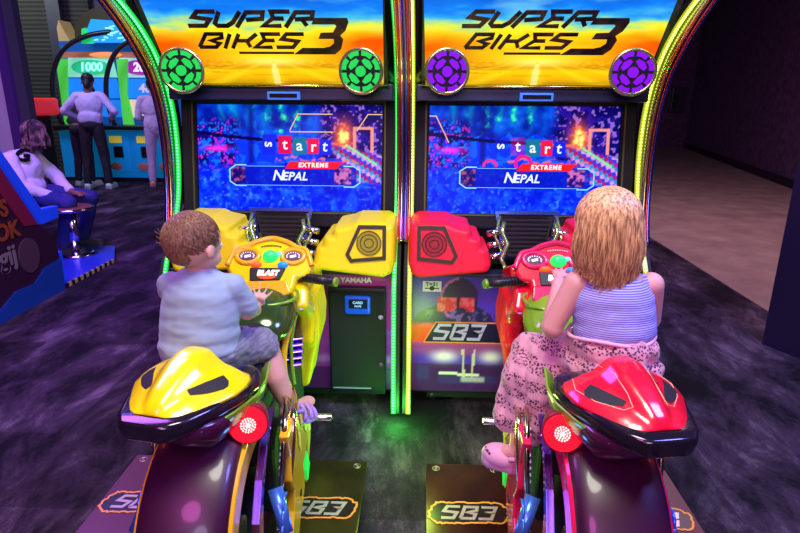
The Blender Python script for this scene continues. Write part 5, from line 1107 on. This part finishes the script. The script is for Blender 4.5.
# wall phone and small sign on the far wall
b = MB((7.55, 18.9, 0)); b.box((7.85, 18.9, 1.45), (.35, .10, .75)); p = b.build('wall_phone', mat('phone_grey', (.05, .045, .06), .4), None, .02); p.location = (7.55, 18.9, 0); tag(p, 'dark box-shaped wall phone on the far wall at right', 'phone')
b = MB((7.55, 18.9, 1.2)); b.tube([(7.76, 18.83, 1.62), (7.72, 18.80, 1.4), (7.76, 18.83, 1.22)], .04, 10); b.build('handset', BLACK, p).location = (0, 0, 1.2)

# ------------------------------------------------------------------ lights
def area(name, loc, tgt, size, col, w, sy=None):
    l = bpy.data.lights.new(name, 'AREA'); l.energy = w; l.color = col; l.size = size; l.shape = 'DISK'
    o = bpy.data.objects.new(name, l); COL.objects.link(o); o.location = loc; o.rotation_euler = (Vector(tgt) - Vector(loc)).to_track_quat('-Z', 'Y').to_euler(); return o
def point(name, loc, col, w, r=.1):
    l = bpy.data.lights.new(name, 'POINT'); l.energy = w; l.color = col; l.shadow_soft_size = r
    o = bpy.data.objects.new(name, l); COL.objects.link(o); o.location = loc; return o
area('ceiling_lamp_neutral', (.1, .8, 3.6), (0, 1.9, .6), 1.2, (1., .97, .86), 85)
area('added_front_fill', (0, -3.4, 2.6), (0, 2.5, .5), 1.8, (.78, .66, 1.), 75)  # fill added behind the camera to brighten cabinet fronts; no known lamp there
area('ceiling_lamp_violet', (-3.0, 3.6, 3.9), (-2.0, 3.6, 0), 2.2, (.55, .16, 1.), 170)
area('ceiling_lamp_magenta', (-.9, -1.2, 2.9), (-.4, 1.6, .6), 1.0, (1., .16, .80), 42)
area('ceiling_lamp_blue', (2.2, 1.2, 3.4), (.9, 1.7, .7), 1.0, (.25, .25, 1.), 120)
area('ceiling_lamp_right', (3.2, 6.5, 4.0), (4.0, 6.5, 0), 2.5, (1., .62, .80), 100)
area('ceiling_lamp_far_left', (-5.6, 8.0, 4.1), (-5.4, 9.4, .6), 1.6, (.60, .50, 1.), 125)
area('ceiling_lamp_left_blue', (-3.0, 4.2, 3.0), (-3.6, 5.2, .6), .8, (.12, .14, 1.), 60)
area('ceiling_lamp_slats', (-8.6, 10.6, 4.0), (-9.0, 12.5, 2.0), 1.2, (.8, .9, .8), 60)
point('strip_glow_green', (-.01, 2.44, .07), (.06, 1., .08), 5.5, .05)
point('strip_glow_yellow', (.10, 2.05, .30), (.5, 1., .12), 6.5, .05)
point('added_blue_glow', (-.05, 1.55, .15), (.1, .35, 1.), 1.6, .05)  # no blue strip exists; point added to tint the floor blue
w = bpy.data.worlds.new('World'); scene.world = w; w.use_nodes = True
w.node_tree.nodes['Background'].inputs[0].default_value = (.22, .14, .42, 1); w.node_tree.nodes['Background'].inputs[1].default_value = .06

# ------------------------------------------------------------------ camera
cam = bpy.data.cameras.new('camera'); co = bpy.data.objects.new('camera', cam); COL.objects.link(co); scene.camera = co
cam.sensor_width = 36; cam.lens = 578 * 36 / 800; cam.clip_start = .02; cam.clip_end = 100
yaw, pitch, roll = .0402, .2871, .0057
fw = Vector((-math.sin(yaw) * math.cos(pitch), math.cos(yaw) * math.cos(pitch), -math.sin(pitch))); rgt = Vector((math.cos(yaw), math.sin(yaw), 0)); up = rgt.cross(fw)
r2 = rgt * math.cos(roll) + up * math.sin(roll); u2 = up * math.cos(roll) - rgt * math.sin(roll)
Mx = Matrix((r2, u2, -fw)).transposed().to_4x4(); Mx.translation = Vector((.0936, 0, 1.52)); co.matrix_world = Mx
vs = scene.view_settings; vs.view_transform = 'Standard'; vs.look = 'None'; vs.exposure = 0.0; vs.gamma = 1; vs.use_curve_mapping = False
